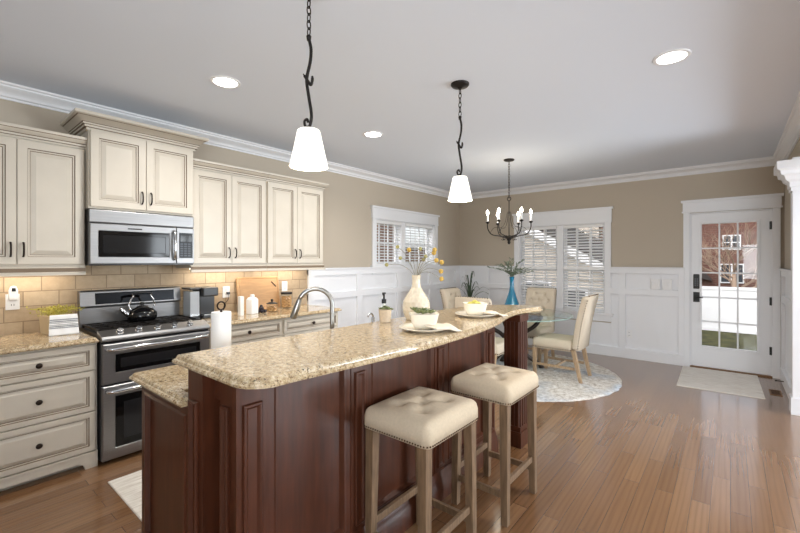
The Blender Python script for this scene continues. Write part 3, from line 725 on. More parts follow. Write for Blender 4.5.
# ---- left counter: outlet with plug-in, planter, towel
outlet(XW, .463, 1.155, 'L', 'white outlet on the tiles left of the range')
mb = MB(); mb.slab([(.0, -.024), (.05, -.024), (.05, .024), (.0, .024)], [(.006, 0), (0, .01), (0, .075), (.008, .10), (.016, .108)]); mb.xf(Matrix.Translation((XW + .0075, .463, 1.165)))
pf = tag(mb.build('plug_in_freshener', M['white'], bevel=.004), 'white plug-in air freshener in outlet left of the range', 'air freshener')
mb = MB(); mb.box(XW + .0575, XW + .0605, .452, .474, 1.235, 1.26); mb.build('vent_window', M['black'], pf)
def planter():
    c = (-3.925, .685, .915); t = thing('box_planter', 'beige square planter with yellow green sprigs on left counter', 'potted plant', c, math.radians(12))
    mb = MB(); R = []
    for d, z in ((.07, 0), (.078, .135), (.066, .135), (.064, .12)): R.append([(-d, -d, z), (d, -d, z), (d, d, z), (-d, d, z)])
    mb.rings(R); mb.build('pot', M['tan'], t, bevel=.003, local=True)
    mb = MB(); rnd = random.Random(3)
    for i in range(75):
        a = rnd.uniform(0, 2 * PI); r = rnd.uniform(.02, .16); z = .14 + rnd.uniform(.0, .07) - r * .05
        p0 = Vector((rnd.uniform(-.04, .04), rnd.uniform(-.05, .05), .12)); p2 = Vector((r * .45 * math.cos(a), r * math.sin(a) * 1.25, z)); p1 = (p0 + p2) / 2 + Vector((0, 0, .03))
        mb.tube([p0, p1, p2], .0011, 4)
        for k in range(4):
            q = p1.lerp(p2, k / 3) + Vector((rnd.uniform(-.008, .008), rnd.uniform(-.008, .008), rnd.uniform(-.004, .008))); d = Vector((rnd.uniform(-1, 1), rnd.uniform(-1, 1), rnd.uniform(-.2, 1))).normalized() * .017; s = d.cross(Vector((rnd.random(), rnd.random(), 1))).normalized() * .006
            mb.face([q, q + d * .5 + s, q + d, q + d * .5 - s])
    mb.build('foliage', M['yellowgreen'], t, local=True)
planter()
def towel():
    c = (-3.80, .705, .915); t = thing('striped_towel', 'white grey striped dish towel propped in front of the beige planter', 'dish towel', c, math.radians(-8))
    prof = smooth_path([(-.028, .03), (-.034, .085), (-.026, .132), (-.012, .145), (.006, .136), (.018, .10), (.026, .058), (.031, .038), (.046, .012), (.044, .0015)], 10)
    mb = MB(); n = 14; th = .006
    def row(j, off):
        y = -.078 + .156 * j / n
        return [(p[0] * (1) + off + .002 * math.sin(9 * y * 10 + p[1] * 30), y * (1 + .10 * (1 - p[1] / .15)), p[1]) for p in prof]
    F = [[mb.v(p) for p in row(j, th)] for j in range(n + 1)]; B_ = [[mb.v(p) for p in row(j, 0)] for j in range(n + 1)]
    L = len(prof)
    for j in range(n):
        for i in range(L - 1):
            z = (prof[i][1] + prof[i + 1][1]) / 2; front = prof[i][0] > .008
            mb.mi = 1 if (front and .045 < z < .115 and int((z - .045) / .0058) % 2) else 0
            mb.f([F[j][i], F[j][i + 1], F[j + 1][i + 1], F[j + 1][i]]); mb.f([B_[j][i], B_[j + 1][i], B_[j + 1][i + 1], B_[j][i + 1]])
    mb.mi = 0
    for j in range(n): mb.f([F[j][0], F[j + 1][0], B_[j + 1][0], B_[j][0]]); mb.f([F[j][-1], B_[j][-1], B_[j + 1][-1], F[j + 1][-1]])
    for i in range(L - 1): mb.f([F[0][i], B_[0][i], B_[0][i + 1], F[0][i + 1]]); mb.f([F[n][i], F[n][i + 1], B_[n][i + 1], B_[n][i]])
    mb.build('cloth', [M['towelw'], M['towelg']], t, smooth='auto', local=True, recalc=True)
towel()

# ---- right counter items
def coffee():
    c = (-3.93, 1.762, .915); t = thing('coffee_maker', 'black coffee maker with clear side water tank right of the range', 'coffee maker', c, 0)
    mb = MB(); mb.box(-.10, .13, -.045, .10, 0, .03); mb.box(-.10, .06, -.045, .10, .03, .215); mb.build('body', M['black'], t, local=True, bevel=.008)
    mb = MB(); mb.box(-.10, .13, -.046, .105, .205, .29); mb.build('brew_head', M['black'], t, local=True, bevel=.012)
    mb = MB(); mb.box(.065, .125, -.03, .085, .03, .036); mb.build('drip_tray', M['nickel'], t, local=True)
    mb = MB(); mb.box(-.08, .09, -.145, -.047, .02, .275); tk = mb.build('water_tank', M['water'], t, local=True, bevel=.01)
    mb = MB(); mb.box(-.085, .095, -.15, -.047, .275, .29); mb.build('tank_lid', M['black'], tk, local=True, bevel=.004)
    mb = MB(); mb.box(-.085, .095, -.15, -.047, 0, .02); mb.build('tank_base', M['black'], tk, local=True, bevel=.004)
    mb = MB(); mb.box(-.07, .08, -.137, -.055, .025, .255); mb.build('tank_water', mat('grey tank water', rgb(206, 208, 210), .1), tk, local=True)
coffee()
outlet(XW, 2.085, 1.13, 'L', 'white outlet with black plug between coffee maker and cutting board')
mb = MB(); mb.box(XW + .0085, XW + .035, 2.085, 2.112, 1.105, 1.13); mb.tube(smooth_path([(XW + .03, 2.098, 1.11), (XW + .045, 2.09, 1.06), (XW + .03, 2.05, 1.0), (XW + .04, 2.04, .95), (XW + .06, 2.0, .919)], 6), .003, 6)
tag(mb.build('power_cord', M['black']), 'black plug and cord hanging from outlet beside the cutting board', 'cord')
outlet(XW, 2.80, 1.155, 'L', 'white outlet above the tall cookie jar')
def cutting_board():
    t = thing('cutting_board', 'wooden cutting board leaning on the backsplash', 'cutting board', (-4.03, 2.44, .915))
    w2, h, th = .255, .365, .02
    poly = []
    for cx, cy, a0 in ((-w2 + .025, .025, PI), (w2 - .025, .025, 1.5 * PI), (w2 - .025, h - .025, 0), (-w2 + .025, h - .025, .5 * PI)):
        for i in range(6): a = a0 + PI / 2 * i / 5; poly.append((cx + .025 * math.cos(a), cy + .025 * math.sin(a)))
    mb = MB(); mb.slab(poly, [(.003, 0), (0, .003), (0, th - .003), (.003, th), (.018, th), (.021, th - .004), (.027, th - .004), (.03, th)])
    R = Matrix(((0, 0, 1, 0), (1, 0, 0, 0), (0, 1, 0, 0), (0, 0, 0, 1)))
    T = Matrix.Rotation(-math.radians(7), 4, 'Y') @ R
    mb.xf(T).build('board', M['board'], t, local=True)
    mb = MB(); mb.box(-.0075, .0075, -.042, .042, th - .001, th + .0006); mb.xf(T @ Matrix.Translation((.185, .275, 0)) @ Matrix.Rotation(math.radians(45), 4, 'Z')).build('handle_slot', mat('dark slot', rgb(60, 40, 26), .8), t, local=True)
cutting_board()
def canister(nm, label, loc, w2, h, cap):
    t = thing(nm, label, 'canister', loc, math.radians(10), 'white containers on the counter')
    mb = MB(); mb.slab([(-w2, -w2), (w2, -w2), (w2, w2), (-w2, w2)], [(.002, 0), (0, .004), (0, h - .02), (.012, h), (.02, h + .004)]); mb.build('body', M['white'], t, local=True, bevel=.006)
    mb = MB(); mb.lathe([(w2 * .5, h + .004), (w2 * .5, h + cap), (w2 * .2, h + cap + .003)], (0, 0, 0), 16); mb.build('cap', M['white'], t, local=True, smooth='auto')
mb = MB(); mb.box(-3.775, -3.725, 2.045, 2.085, .915, 1.105); tag(mb.build('white_carton', mat('white carton', rgb(236, 234, 230), .6), bevel=.003), 'slim tall white carton at left end of the cutting board', 'carton')
canister('white_canister', 'white shouldered bottle canister before the cutting board, right of carton', (-3.78, 2.205, .915), .043, .165, .03)
def cluster():
    mb = MB(); rnd = random.Random(5); c = Vector((-3.79, 2.315, .915))
    pts = [(-.03, -.02, .018), (.0, -.028, .018), (.03, -.012, .018), (-.018, .016, .018), (.016, .02, .018), (-.01, -.006, .045), (.014, .002, .046), (-.002, .0, .066), (.04, .02, .018)]
    for p in pts: mb.ball(c + Vector(p), .018, 10)
    return tag(mb.build('dark_fruit_cluster', mat('dark berry skin', rgb(36, 32, 44), .3), smooth=True), 'small dark cluster between white canister and low glass jar', 'ornament')
cluster()
def jar(label, loc, r, h, lid, fill):
    t = thing('glass_jar', label, 'jar', loc, 0, 'glass jars on the counter')
    mb = MB(); mb.lathe([(r * .9, 0), (r, .006), (r, h * .82), (r * .86, h), (r * .84, h), (r * .95, h * .80), (r * .95, .008), (.001, .006)], (0, 0, 0), 24); mb.build('body', M['jar'], t, local=True, smooth=True)
    mb = MB(); rnd = random.Random(h)
    n = 0
    for k in range(int(h * fill / .016)):
        for i in range(5):
            a = i * 1.257 + k * .6; q = r * .56
            m2 = Matrix.Translation((q * math.cos(a), q * math.sin(a), .018 + k * .016)) @ Matrix.Rotation(rnd.uniform(-.3, .3), 4, 'X')
            b = MB(); b.lathe([(.001, -.006), (r * .3, -.005), (r * .33, 0), (r * .28, .006), (.001, .007)], (0, 0, 0), 10); b.xf(m2)
            tmp = bpy.data.meshes.new('t'); b.bm.to_mesh(tmp); b.bm.free(); mb.bm.from_mesh(tmp); bpy.data.meshes.remove(tmp)
    mb.build('cookies', M['cookie'], t, local=True, smooth=True)['kind'] = 'stuff'
    mb = MB()
    if lid == 'knob': mb.lathe([(r * .9, h), (r * .95, h + .006), (r * .5, h + .018), (.008, h + .022), (.008, h + .03), (.016, h + .038), (.010, h + .05), (.001, h + .051)], (0, 0, 0), 20)
    else: mb.lathe([(r * .92, h - .004), (r * .94, h + .014), (r * .9, h + .018), (.001, h + .018)], (0, 0, 0), 20)
    mb.build('lid', M['iron'], t, local=True, smooth='auto')
jar('low glass cookie jar with black knobbed lid', (-3.765, 2.425, .915), .062, .085, 'knob', .7)
jar('tall glass cookie jar with flat dark lid', (-3.93, 2.72, .915), .068, .165, 'flat', .8)

# ---------------------------------------------------------------- island
def island():
    XF_, YN = -1.372, .745
    t = thing('kitchen_island', 'dark cherry two level island with raised panels', 'kitchen island', (-1.8, 1.75, 0))
    yE = 2.79
    mb = MB(); mb.box(-2.205, -1.748, YN - .02, 3.0, .10, .878); mb.box(-2.14, -1.748, YN + .03, 3.0, 0, .10); lab(mb.build('sink_cabinet', M['cherry'], t), 'lower cabinet on the sink side')
    mb = MB(); mb.box(-1.747, XF_ - .022, YN + .106, yE - .004, 0, 1.033); mb.build('bar_wall', M['cherry'], t)
    RP = ((0, 0, 0), (0, .020, 0), (.0, .021, 0), (.045, .021, 0), (.052, .028, 0), (.060, .028, 0), (.070, .008, 0), (.10, .008, 0))
    # end panel of the low cabinet (faces -Y): U=+X, V=+Z, N=-Y
    mb = MB(); mb.panel((-2.205, YN - .02, 0), (1, 0, 0), (0, 0, 1), (0, -1, 0), .544, .878, RP); mb.build('end_panel', M['cherry'], t)
    # fluted corner pilasters on the near end
    def pil(x0, x1, yn=YN):
        m_ = MB(); w_ = x1 - x0; m_.box(x0, x1, yn + .0, YN + .105, 0, 1.033)
        m_.panel((x0, yn, 0), (1, 0, 0), (0, 0, 1), (0, -1, 0), w_, 1.033, [(0, 0, 0), (0, .008, 0)])
        m_.panel((x0 + w_ * .22, yn - .008, .16), (1, 0, 0), (0, 0, 1), (0, -1, 0), w_ * .56, .76, [(0, 0, 0), (.0, .010, 0), (.004, .015, 0), (.011, .015, 0), (.018, .001, 0), (.022, .001, 0)])
        return m_.build('pilaster', M['cherry'], t, bevel=.001)
    pil(-1.660, -1.535, .700); pil(-1.490, XF_ - .022)
    mb = MB(); mb.box(-1.768, -1.660, YN - .006, YN + .105, 0, 1.033); mb.build('side_board', M['cherry'], t)
    mb = MB(); mb.box(-1.535, -1.490, YN - .006, YN + .02, .93, 1.033); mb.build('end_rail', M['cherry'], t)
    mb = MB(); mb.box(-1.535, -1.490, YN - .006, YN + .02, 0, .16); mb.build('end_rail', M['cherry'], t)
    mb = MB(); mb.box(-1.535, -1.490, YN + .092, YN + .104, .16, .93); mb.build('recess_panel', M['cherry'], t)
    # bar face (faces +X): U=+Y
    def fpil(y0, y1):
        m_ = MB(); w_ = y1 - y0
        m_.panel((XF_ - .022, y0, 0), (0, 1, 0), (0, 0, 1), (1, 0, 0), w_, 1.033, [(0, 0, 0), (0, .022, 0)])
        m_.panel((XF_, y0 + w_ * .2, .20), (0, 1, 0), (0, 0, 1), (1, 0, 0), w_ * .6, .73, [(0, 0, 0), (.0, .007, 0), (.004, .010, 0), (.011, .010, 0), (.02, .001, 0), (.024, .001, 0)])
        return m_.build('pilaster', M['cherry'], t, bevel=.001)
    ps = ((YN - .008, .865), (1.305, 1.415), (1.995, 2.115), (2.66, yE))
    for a, b in ps: fpil(a, b)
    for (a0, a), (b, b1) in zip(ps, ps[1:]):
        m_ = MB(); m_.panel((XF_ - .022, a, .17), (0, 1, 0), (0, 0, 1), (1, 0, 0), b - a, .863, [(0, 0, 0), (0, .018, 0), (.03, .018, 0), (.036, .023, 0), (.046, .023, 0), (.058, .004, 0), (.08, .004, 0)])
        m_.build('bar_panel', M['cherry'], t)
    bp = [(0, 0), (.020, 0), (.020, .10), (.014, .112), (.014, .13), (.007, .15), (.004, .175), (0, .178)]
    mb = MB(); mb.molding([(-1.53, YN - .008), (XF_, YN - .008), (XF_, yE), (-1.75, yE)], bp); mb.build('plinth', M['cherry'], t, smooth='auto')
    # far post carrying the overhang
    mb = MB(); x0, x1, y0, y1 = -1.405, -1.262, 3.0, 3.155
    mb.box(x0 + .006, x1 - .006, y0 + .006, y1 - .006, 0, 1.033); mb.box(x0 - .012, x1 + .012, y0 - .012, y1 + .012, 0, .12); mb.box(x0 - .004, x1 + .004, y0 - .004, y1 + .004, .12, .16); mb.box(x0 - .004, x1 + .004, y0 - .004, y1 + .004, .98, 1.033)
    for k in range(4):
        y = y0 + .012 + k * .036; mb.box(x1 - .006, x1 + .002, y, y + .022, .16, .98)
        x = x0 + .012 + k * .033; mb.box(x, x + .020, y0 - .002, y0 + .006, .16, .98)
    mb.build('fluted_post', M['cherry'], t, bevel=.002)
island()
# granite tops
low = [(-2.255, .664), (-1.66, .664), (-1.66, 3.04), (-2.255, 3.04)]
low = [(-2.255, .664), (-1.6605, .664), (-1.6605, .738), (-1.7685, .738), (-1.7685, 3.04), (-2.255, 3.04)]
mb = MB(); mb.slab(low, EDGE(.879, .915)); tag(mb.build('island_countertop', M['granite']), 'lower sink side granite top of the island', 'countertop')
mb = MB(); mb.box(-1.768, -1.748, .852, 2.78, .916, 1.0335); tag(mb.build('granite_riser', M['granite']), 'thin upright granite riser between the two island levels', 'countertop')
right = smooth_path([Vector((-1.168, .84, 0)), Vector((-1.145, 1.08, 0)), Vector((-1.118, 1.40, 0)), Vector((-1.113, 1.67, 0)), Vector((-1.128, 2.08, 0)), Vector((-1.172, 2.44, 0)), Vector((-1.245, 2.74, 0)), Vector((-1.278, 2.95, 0)), Vector((-1.262, 3.15, 0)), Vector((-1.215, 3.32, 0))], 5)
end = smooth_path([Vector((-1.215, 3.32, 0)), Vector((-1.235, 3.40, 0)), Vector((-1.33, 3.415, 0)), Vector((-1.53, 3.33, 0)), Vector((-1.70, 3.10, 0)), Vector((-1.77, 2.75, 0)), Vector((-1.755, 2.30, 0))], 5)[1:]
poly = [(-1.778, .676)] + [(-1.295, .676)] + [(-1.285 + .117 * math.sin(a), .79 - .114 * math.cos(a)) for a in [PI / 2 * i / 6 for i in range(1, 6)]] + [(p.x, p.y) for p in right] + [(p.x, p.y) for p in end] + [(-1.765, 1.5)]
mb = MB(); mb.slab(poly, EDGE(1.034, 1.072)); tag(mb.build('bar_countertop', M['granite']), 'raised curved granite bar top of the island', 'countertop')

# faucet and dispenser
def faucet():
    t = thing('kitchen_faucet', 'gooseneck nickel faucet on the island', 'faucet', (-1.865, 1.615, .915), math.atan2(-.195, -.155))
    mb = MB(); mb.lathe([(.028, 0), (.028, .008), (.022, .014), (.020, .05), (.016, .055)], (0, 0, 0), 20); mb.build('base', M['nickel'], t, local=True, smooth='auto')
    R = .100; zc = .275
    mb = MB(); mb.tube([(0, 0, .05), (0, 0, .15), (0, 0, zc)] + arc((R, 0, zc), R, PI, .12 * PI, 14)[1:], .0135, 14); mb.build('spout', M['nickel'], t, local=True, smooth=True)
    e = Vector(arc((R, 0, zc), R, PI, .12 * PI, 14)[-1]); d = Vector((.32, 0, -.95)).normalized()
    mb = MB(); mb.tube([e, e + d * .03, e + d * .05, e + d * .11, e + d * .118], [.0145, .017, .019, .021, .017], 14); mb.build('spray_head', M['nickel'], t, local=True, smooth='auto')
    mb = MB(); mb.tube([(0, .018, .035), (0, .05, .045), (0, .085, .075)], [.009, .008, .006], 10); mb.build('lever', M['nickel'], t, local=True, smooth=True)
faucet()
def soap():
    t = thing('soap_dispenser', 'clear soap bottle with black pump behind the small succulent pot', 'soap dispenser', (-1.85, 2.07, .915))
    mb = MB(); mb.lathe([(.03, 0), (.032, .006), (.032, .20), (.022, .235), (.013, .245), (.013, .255), (.001, .256)], (0, 0, 0), 20); mb.build('bottle', mat('frosted bottle', rgb(222, 226, 228), .1), t, local=True, smooth=True)
    mb = MB(); mb.lathe([(.016, .25), (.016, .278), (.007, .28), (.007, .312), (.013, .314), (.013, .324), (.001, .325)], (0, 0, 0), 16); mb.tube([(0, 0, .319), (.02, -.03, .318), (.022, -.036, .31)], .005, 8); lab(mb.build('pump', M['black'], t, local=True, smooth='auto'), 'black pump')
soap()
mb = MB(); c = Vector((-1.845, 1.955, .915)); mb.lathe([(.016, 0), (.014, .01), (.011, .02), (.011, .165), (.008, .168)], c, 16); mb.tube(arc(c + Vector((0, -.025, .168)), .025, 0, PI * .95, 8, 'yz'), .006, 10)
tag(mb.build('filter_tap', M['chrome'], smooth=True), 'tiny chrome filter tap beside the small succulent pot', 'tap')
def ptowel():
    t = thing('paper_towel_holder', 'white paper towel roll on a bronze holder behind the island bar', 'paper towel holder', (-2.09, 1.04, .915))
    mb = MB(); mb.lathe([(.075, 0), (.075, .010), (.02, .014), (.006, .016), (.006, .285)], (0, 0, 0), 24); mb.tube([(0, 0, .283)] + arc((0, 0, .305), .021, -PI / 2, 1.4 * PI, 16, 'yz'), .0045, 8); mb.build('stand', M['bronze'], t, local=True, smooth='auto')
    mb = MB(); mb.lathe([(.018, .016), (.048, .016), (.050, .02), (.050, .268), (.048, .272), (.018, .272), (.017, .2)], (0, 0, 0), 32); mb.build('paper_roll', M['paper'], t, local=True, smooth='auto')
ptowel()
ZB = 1.0725
def vase_cream():
    t = thing('flower_vase', 'cream dimpled ceramic vase of yellow ball flowers on the bar', 'vase', (-1.60, 2.11, ZB))
    pr = [(.001, 0), (.055, 0), (.07, .006), (.088, .05), (.092, .085), (.084, .125), (.062, .165), (.04, .20), (.029, .23), (.026, .255), (.029, .285), (.031, .292), (.026, .292), (.022, .26), (.001, .255)]
    P = smooth_path([Vector((a, 0, b)) for a, b in pr[:12]], 5); pp = [(p.x, p.z) for p in P] + pr[12:]
    mb = MB(); mb.lathe(pp, (0, 0, 0), 64)
    for v in mb.bm.verts:
        r = math.hypot(v.co.x, v.co.y)
        if r > .03 and .01 < v.co.z < .27:
            a = math.atan2(v.co.y, v.co.x); row = v.co.z / .026; k = round(row); n = 16
            aa = a * n / (2 * PI) + (.5 if k % 2 else 0); d2 = ((aa - round(aa)) * 2 * PI / n * r) ** 2 + ((row - k) * .026) ** 2
            f = 1 - .0065 / r * math.exp(-d2 / (2 * .0065 ** 2)); v.co.x *= f; v.co.y *= f
    mb.build('vase_body', M['ceramic'], t, local=True, smooth=True)
    # flowers: image-plane targets on a plane through the vase
    top = Vector((0, 0, .285)); V = Vector((-1.60, 2.11, 0)); s_, c_ = math.sin(TH), math.cos(TH); R_ = Vector((c_, s_, 0)); F_ = Vector((-s_, c_, 0)); D = V.dot(F_)
    rnd = random.Random(11)
    fl = [(397.5, 246.8, 0), (409, 249.8, 2), (420.3, 248.8, 0), (400.4, 258, 0), (425.7, 256.4, 0), (423.7, 259.6, 0), (434.7, 249.8, 1), (433.9, 252.9, 1), (436.4, 260.3, 1), (441.8, 262.3, 1), (441, 271.3, 1), (441.5, 278.9, 1), (386.6, 264.8, 0)]
    for i, (x, y, k) in enumerate(fl):
        dd = rnd.uniform(-.06, .06); q = D + dd; w_ = F_ * q + R_ * ((x - 400) / FPX * q); w_.z = CAMH + (YH - y) / FPX * q
        p = w_ - Vector((-1.60, 2.11, ZB)); o = p - top; horiz = Vector((o.x, o.y, 0))
        r = .0125 if k == 0 else .0155
        st = MB(); st.tube(smooth_path([Vector((horiz.x * .04, horiz.y * .04, .14)), top + horiz * .08, top + horiz * .5 + Vector((0, 0, max(.02, o.z * .5 + .035))), p], 5), .0016, 5)
        so = st.build('flower_stem', M['stem'], t, local=True)
        b = MB(); b.ball(p, r, 12); b.build('flower_head', M['ball_y'] if k else M['ball_g'], so, local=True, smooth=True)
vase_cream()
def rosette(mb, c, r, rnd, n=14, up=.6):
    for i in range(n):
        a = i * 2.4; k = 1 - i / n; L = r * (.35 + .65 * k); el = (1 - k) * 1.1 + .25 * up
        d = Vector((math.cos(a) * math.cos(el), math.sin(a) * math.cos(el), math.sin(el))); s = Vector((-math.sin(a), math.cos(a), 0)) * L * .28; u = d.cross(s).normalized() * L * .13
        c0 = Vector(c); m = c0 + d * L * .6
        vs = [mb.v(q) for q in (c0, m + s, c0 + d * L, m - s, m + u, m - u)]
        for tri in ((0, 1, 4), (1, 2, 4), (2, 3, 4), (3, 0, 4), (1, 0, 5), (2, 1, 5), (3, 2, 5), (0, 3, 5)): mb.f([vs[j] for j in tri])
def succ():
    t = thing('succulent_pot', 'small beige pot of succulents on the bar beside the cream vase', 'potted plant', (-1.675, 1.885, ZB))
    mb = MB(); mb.lathe([(.001, 0), (.030, 0), (.034, .003), (.041, .078), (.042, .082), (.037, .082), (.035, .072), (.001, .070)], (0, 0, 0), 24); mb.build('pot', M['pot'], t, local=True, smooth='auto')
    mb = MB(); rnd = random.Random(2)
    for p in ((-.02, -.018, .082), (.022, -.012, .085), (0, .02, .086), (.0, -.004, .094), (-.028, .012, .08), (.03, .016, .08)): rosette(mb, p, .027, rnd)
    mb.build('succulents', M['succ'], t, local=True)
succ()
def place(loc, rot, bl, pl, nl, content):
    g = 'place setting on the bar'
    t = tag(None, '', '') if False else None
    mb = MB(); x, y, z = loc
    mb.lathe([(.001, 0), (.085, 0), (.09, .004), (.125, .012), (.142, .019), (.143, .022), (.12, .017), (.088, .009), (.001, .008)], (x, y, z), 48); tag(mb.build('dinner_plate', M['dish'], smooth=True), pl, 'plate', 'ivory dinner plates on the bar')
    b = thing('serving_bowl', bl, 'bowl', (x - .012, y + .01, z + .0085), rot, 'squared ivory bowls on the bar')
    mb = MB(); R = []
    def sq(d, zz, n=9):
        out = []
        for i in range(4 * n):
            a = 2 * PI * i / (4 * n) + PI / 4; ca, sa = math.cos(a), math.sin(a); k = (abs(ca) ** 5 + abs(sa) ** 5) ** (-1 / 5); out.append((d * ca * k, d * sa * k * .80, zz))
        return out
    for d, zz in ((.045, 0), (.053, .003), (.070, .035), (.080, .078), (.082, .083), (.078, .083), (.067, .040), (.048, .010)): R.append(sq(d, zz))
    mb.rings(R); mb.build('bowl_body', M['dish'], b, local=True, smooth=True)
    if content == 'green':
        mb = MB(); rnd = random.Random(4)
        for p in ((-.035, -.02, .084), (.0, .012, .09), (.035, -.01, .082), (-.01, -.03, .082), (.02, .03, .08), (-.05, .025, .092)): rosette(mb, p, .042, rnd, 16, 2.0)
        mb.build('succulent_filling', M['succ'], b, local=True)
    else:
        mb = MB()
        for p in ((-.03, 0, .066), (.02, -.02, .066), (.025, .025, .066), (-.01, .03, .064), (0, 0, .078)): mb.ball(p, .026, 12)
        mb.build('filling', M['yellowgreen'], b, local=True, smooth=True)
    # napkin over the plate rim
    n = 12; mb = MB(); F = []; 
    sx, sy = .085, .058
    for j in range(n + 1):
        row = []
        for i in range(n + 1):
            u, v = -1 + 2 * i / n, -1 + 2 * j / n
            lx = u * sx; ly = v * sy; ca, sa = math.cos(rot + .5), math.sin(rot + .5)
            wx = x + nl[0] + lx * ca - ly * sa; wy = y + nl[1] + lx * sa + ly * ca
            rr = math.hypot(wx - x, wy - y); h = (.0225 + .004) if rr < .143 else max(.0015, .0265 - (rr - .143) * .55)
            if rr < .12: h = .0265 + (0.12 - rr) * .03
            row.append((wx, wy, z + h + .0012 * math.sin(i * 1.3)))
        F.append(row)
    A = [[mb.v(p) for p in r] for r in F]; B_ = [[mb.v((p[0], p[1], p[2] + .006)) for p in r] for r in F]
    for j in range(n):
        for i in range(n):
            mb.f([B_[j][i], B_[j][i + 1], B_[j + 1][i + 1], B_[j + 1][i]]); mb.f([A[j][i], A[j + 1][i], A[j + 1][i + 1], A[j][i + 1]])
    for i in range(n):
        mb.f([A[0][i], A[0][i + 1], B_[0][i + 1], B_[0][i]]); mb.f([A[n][i], B_[n][i], B_[n][i + 1], A[n][i + 1]])
        mb.f([A[i][0], B_[i][0], B_[i + 1][0], A[i + 1][0]]); mb.f([A[i][n], A[i + 1][n], B_[i + 1][n], B_[i][n]])
    return mb
mb = place((-1.315, 1.81, ZB), .75, 'squared ivory bowl with succulents beside the cream vase', 'ivory plate beneath the nearer bowl beside the cream vase', (.105, .03), 'green')
tag(mb.build('cloth_napkin', M['napkin'], smooth=True), 'folded ivory napkin across plate of the nearer place setting', 'napkin', 'ivory napkins on the bar')
mb = place((-1.37, 2.49, ZB), .75, 'squared ivory bowl with yellowish filling at far end of bar', 'ivory plate beneath the farther bowl at far end of bar', (.095, .075), 'yellow')
tag(mb.build('cloth_napkin', M['napkin'], smooth=True), 'folded ivory napkin across plate of the farther place setting', 'napkin', 'ivory napkins on the bar')

# ---------------------------------------------------------------- upholstery helper
def cushion(hx, hy, t, tufts, R=.035, nx=44, ny=40, depth=.016, sig=.022, dome=.012, lines=()):
    """cushion in local xy, bottom z=0, top z~t, tufted on top"""
    mb = MB(); G = []
    cr = .035
    for j in range(ny + 1):
        row = []
        for i in range(nx + 1):
            u = -1 + 2 * i / nx; v = -1 + 2 * j / ny
            u = math.copysign(abs(u) ** .8, u); v = math.copysign(abs(v) ** .8, v)
            x, y = u * hx, v * hy
            dx, dy = hx - abs(x), hy - abs(y)
            if dx < cr and dy < cr:      # round the plan corner
                ax, ay = cr - dx, cr - dy; L = math.hypot(ax, ay); m_ = max(ax, ay)
                if L > 0: k = m_ / L; ax *= k; ay *= k; x = math.copysign(hx - cr + ax, x); y = math.copysign(hy - cr + ay, y)
                d = cr - m_
            else: d = min(dx, dy)
            e = max(0, min(1, d / R)); z = t - R + R * math.sqrt(max(0, 1 - (1 - e) ** 2)) + dome * (1 - u * u) * (1 - v * v)
            for (a, b) in tufts: z -= depth * math.exp(-((x - a) ** 2 + (y - b) ** 2) / (2 * sig * sig))
            for (a, b, c, e_) in lines:
                L2 = (c - a) ** 2 + (e_ - b) ** 2; s = max(0, min(1, ((x - a) * (c - a) + (y - b) * (e_ - b)) / L2)); d2 = (x - a - s * (c - a)) ** 2 + (y - b - s * (e_ - b)) ** 2
                z -= depth * .38 * math.exp(-d2 / (2 * .008 ** 2))
            row.append((x, y, z))
        G.append(row)
    V = [[mb.v(p) for p in r] for r in G]
    for j in range(ny):
        for i in range(nx): mb.f([V[j][i], V[j][i + 1], V[j + 1][i + 1], V[j + 1][i]])
    rim = [V[0][i] for i in range(nx)] + [V[j][nx] for j in range(ny)] + [V[ny][i] for i in range(nx, 0, -1)] + [V[j][0] for j in range(ny, 0, -1)]
    bot = [mb.v((v.co.x, v.co.y, 0)) for v in rim]; k = len(rim)
    for i in range(k): mb.f([bot[i], bot[(i + 1) % k], rim[(i + 1) % k], rim[i]])
    mb.f(bot[::-1])
    return mb
def tuft_lines(T, mx):
    out = []
    for i, a in enumerate(T):
        for b in T[i + 1:]:
            if math.hypot(a[0] - b[0], a[1] - b[1]) < mx: out.append((a[0], a[1], b[0], b[1]))
    return out
def nails(mb, pts, r=.0045):
    for p, n in pts:
        mb.ball(p, r, 6)
def rect_pts(hx, hy, z, step, off=.001, cr=.035):
    """evenly spaced points round a rounded rectangle"""
    P = []
    for cx, cy, a0 in ((hx - cr, hy - cr, 0), (-hx + cr, hy - cr, .5), (-hx + cr, -hy + cr, 1), (hx - cr, -hy + cr, 1.5)):
        for i in range(9): a = PI * (a0 + i / 16); P.append(Vector((cx + (cr + off) * math.cos(a), cy + (cr + off) * math.sin(a), z)))
    out = []; d = 0
    for i in range(len(P)):
        p, q = P[i], P[(i + 1) % len(P)]; L = (q - p).length
        while d < L: out.append((tuple(p.lerp(q, d / L)), None)); d += step
        d -= L
    return out

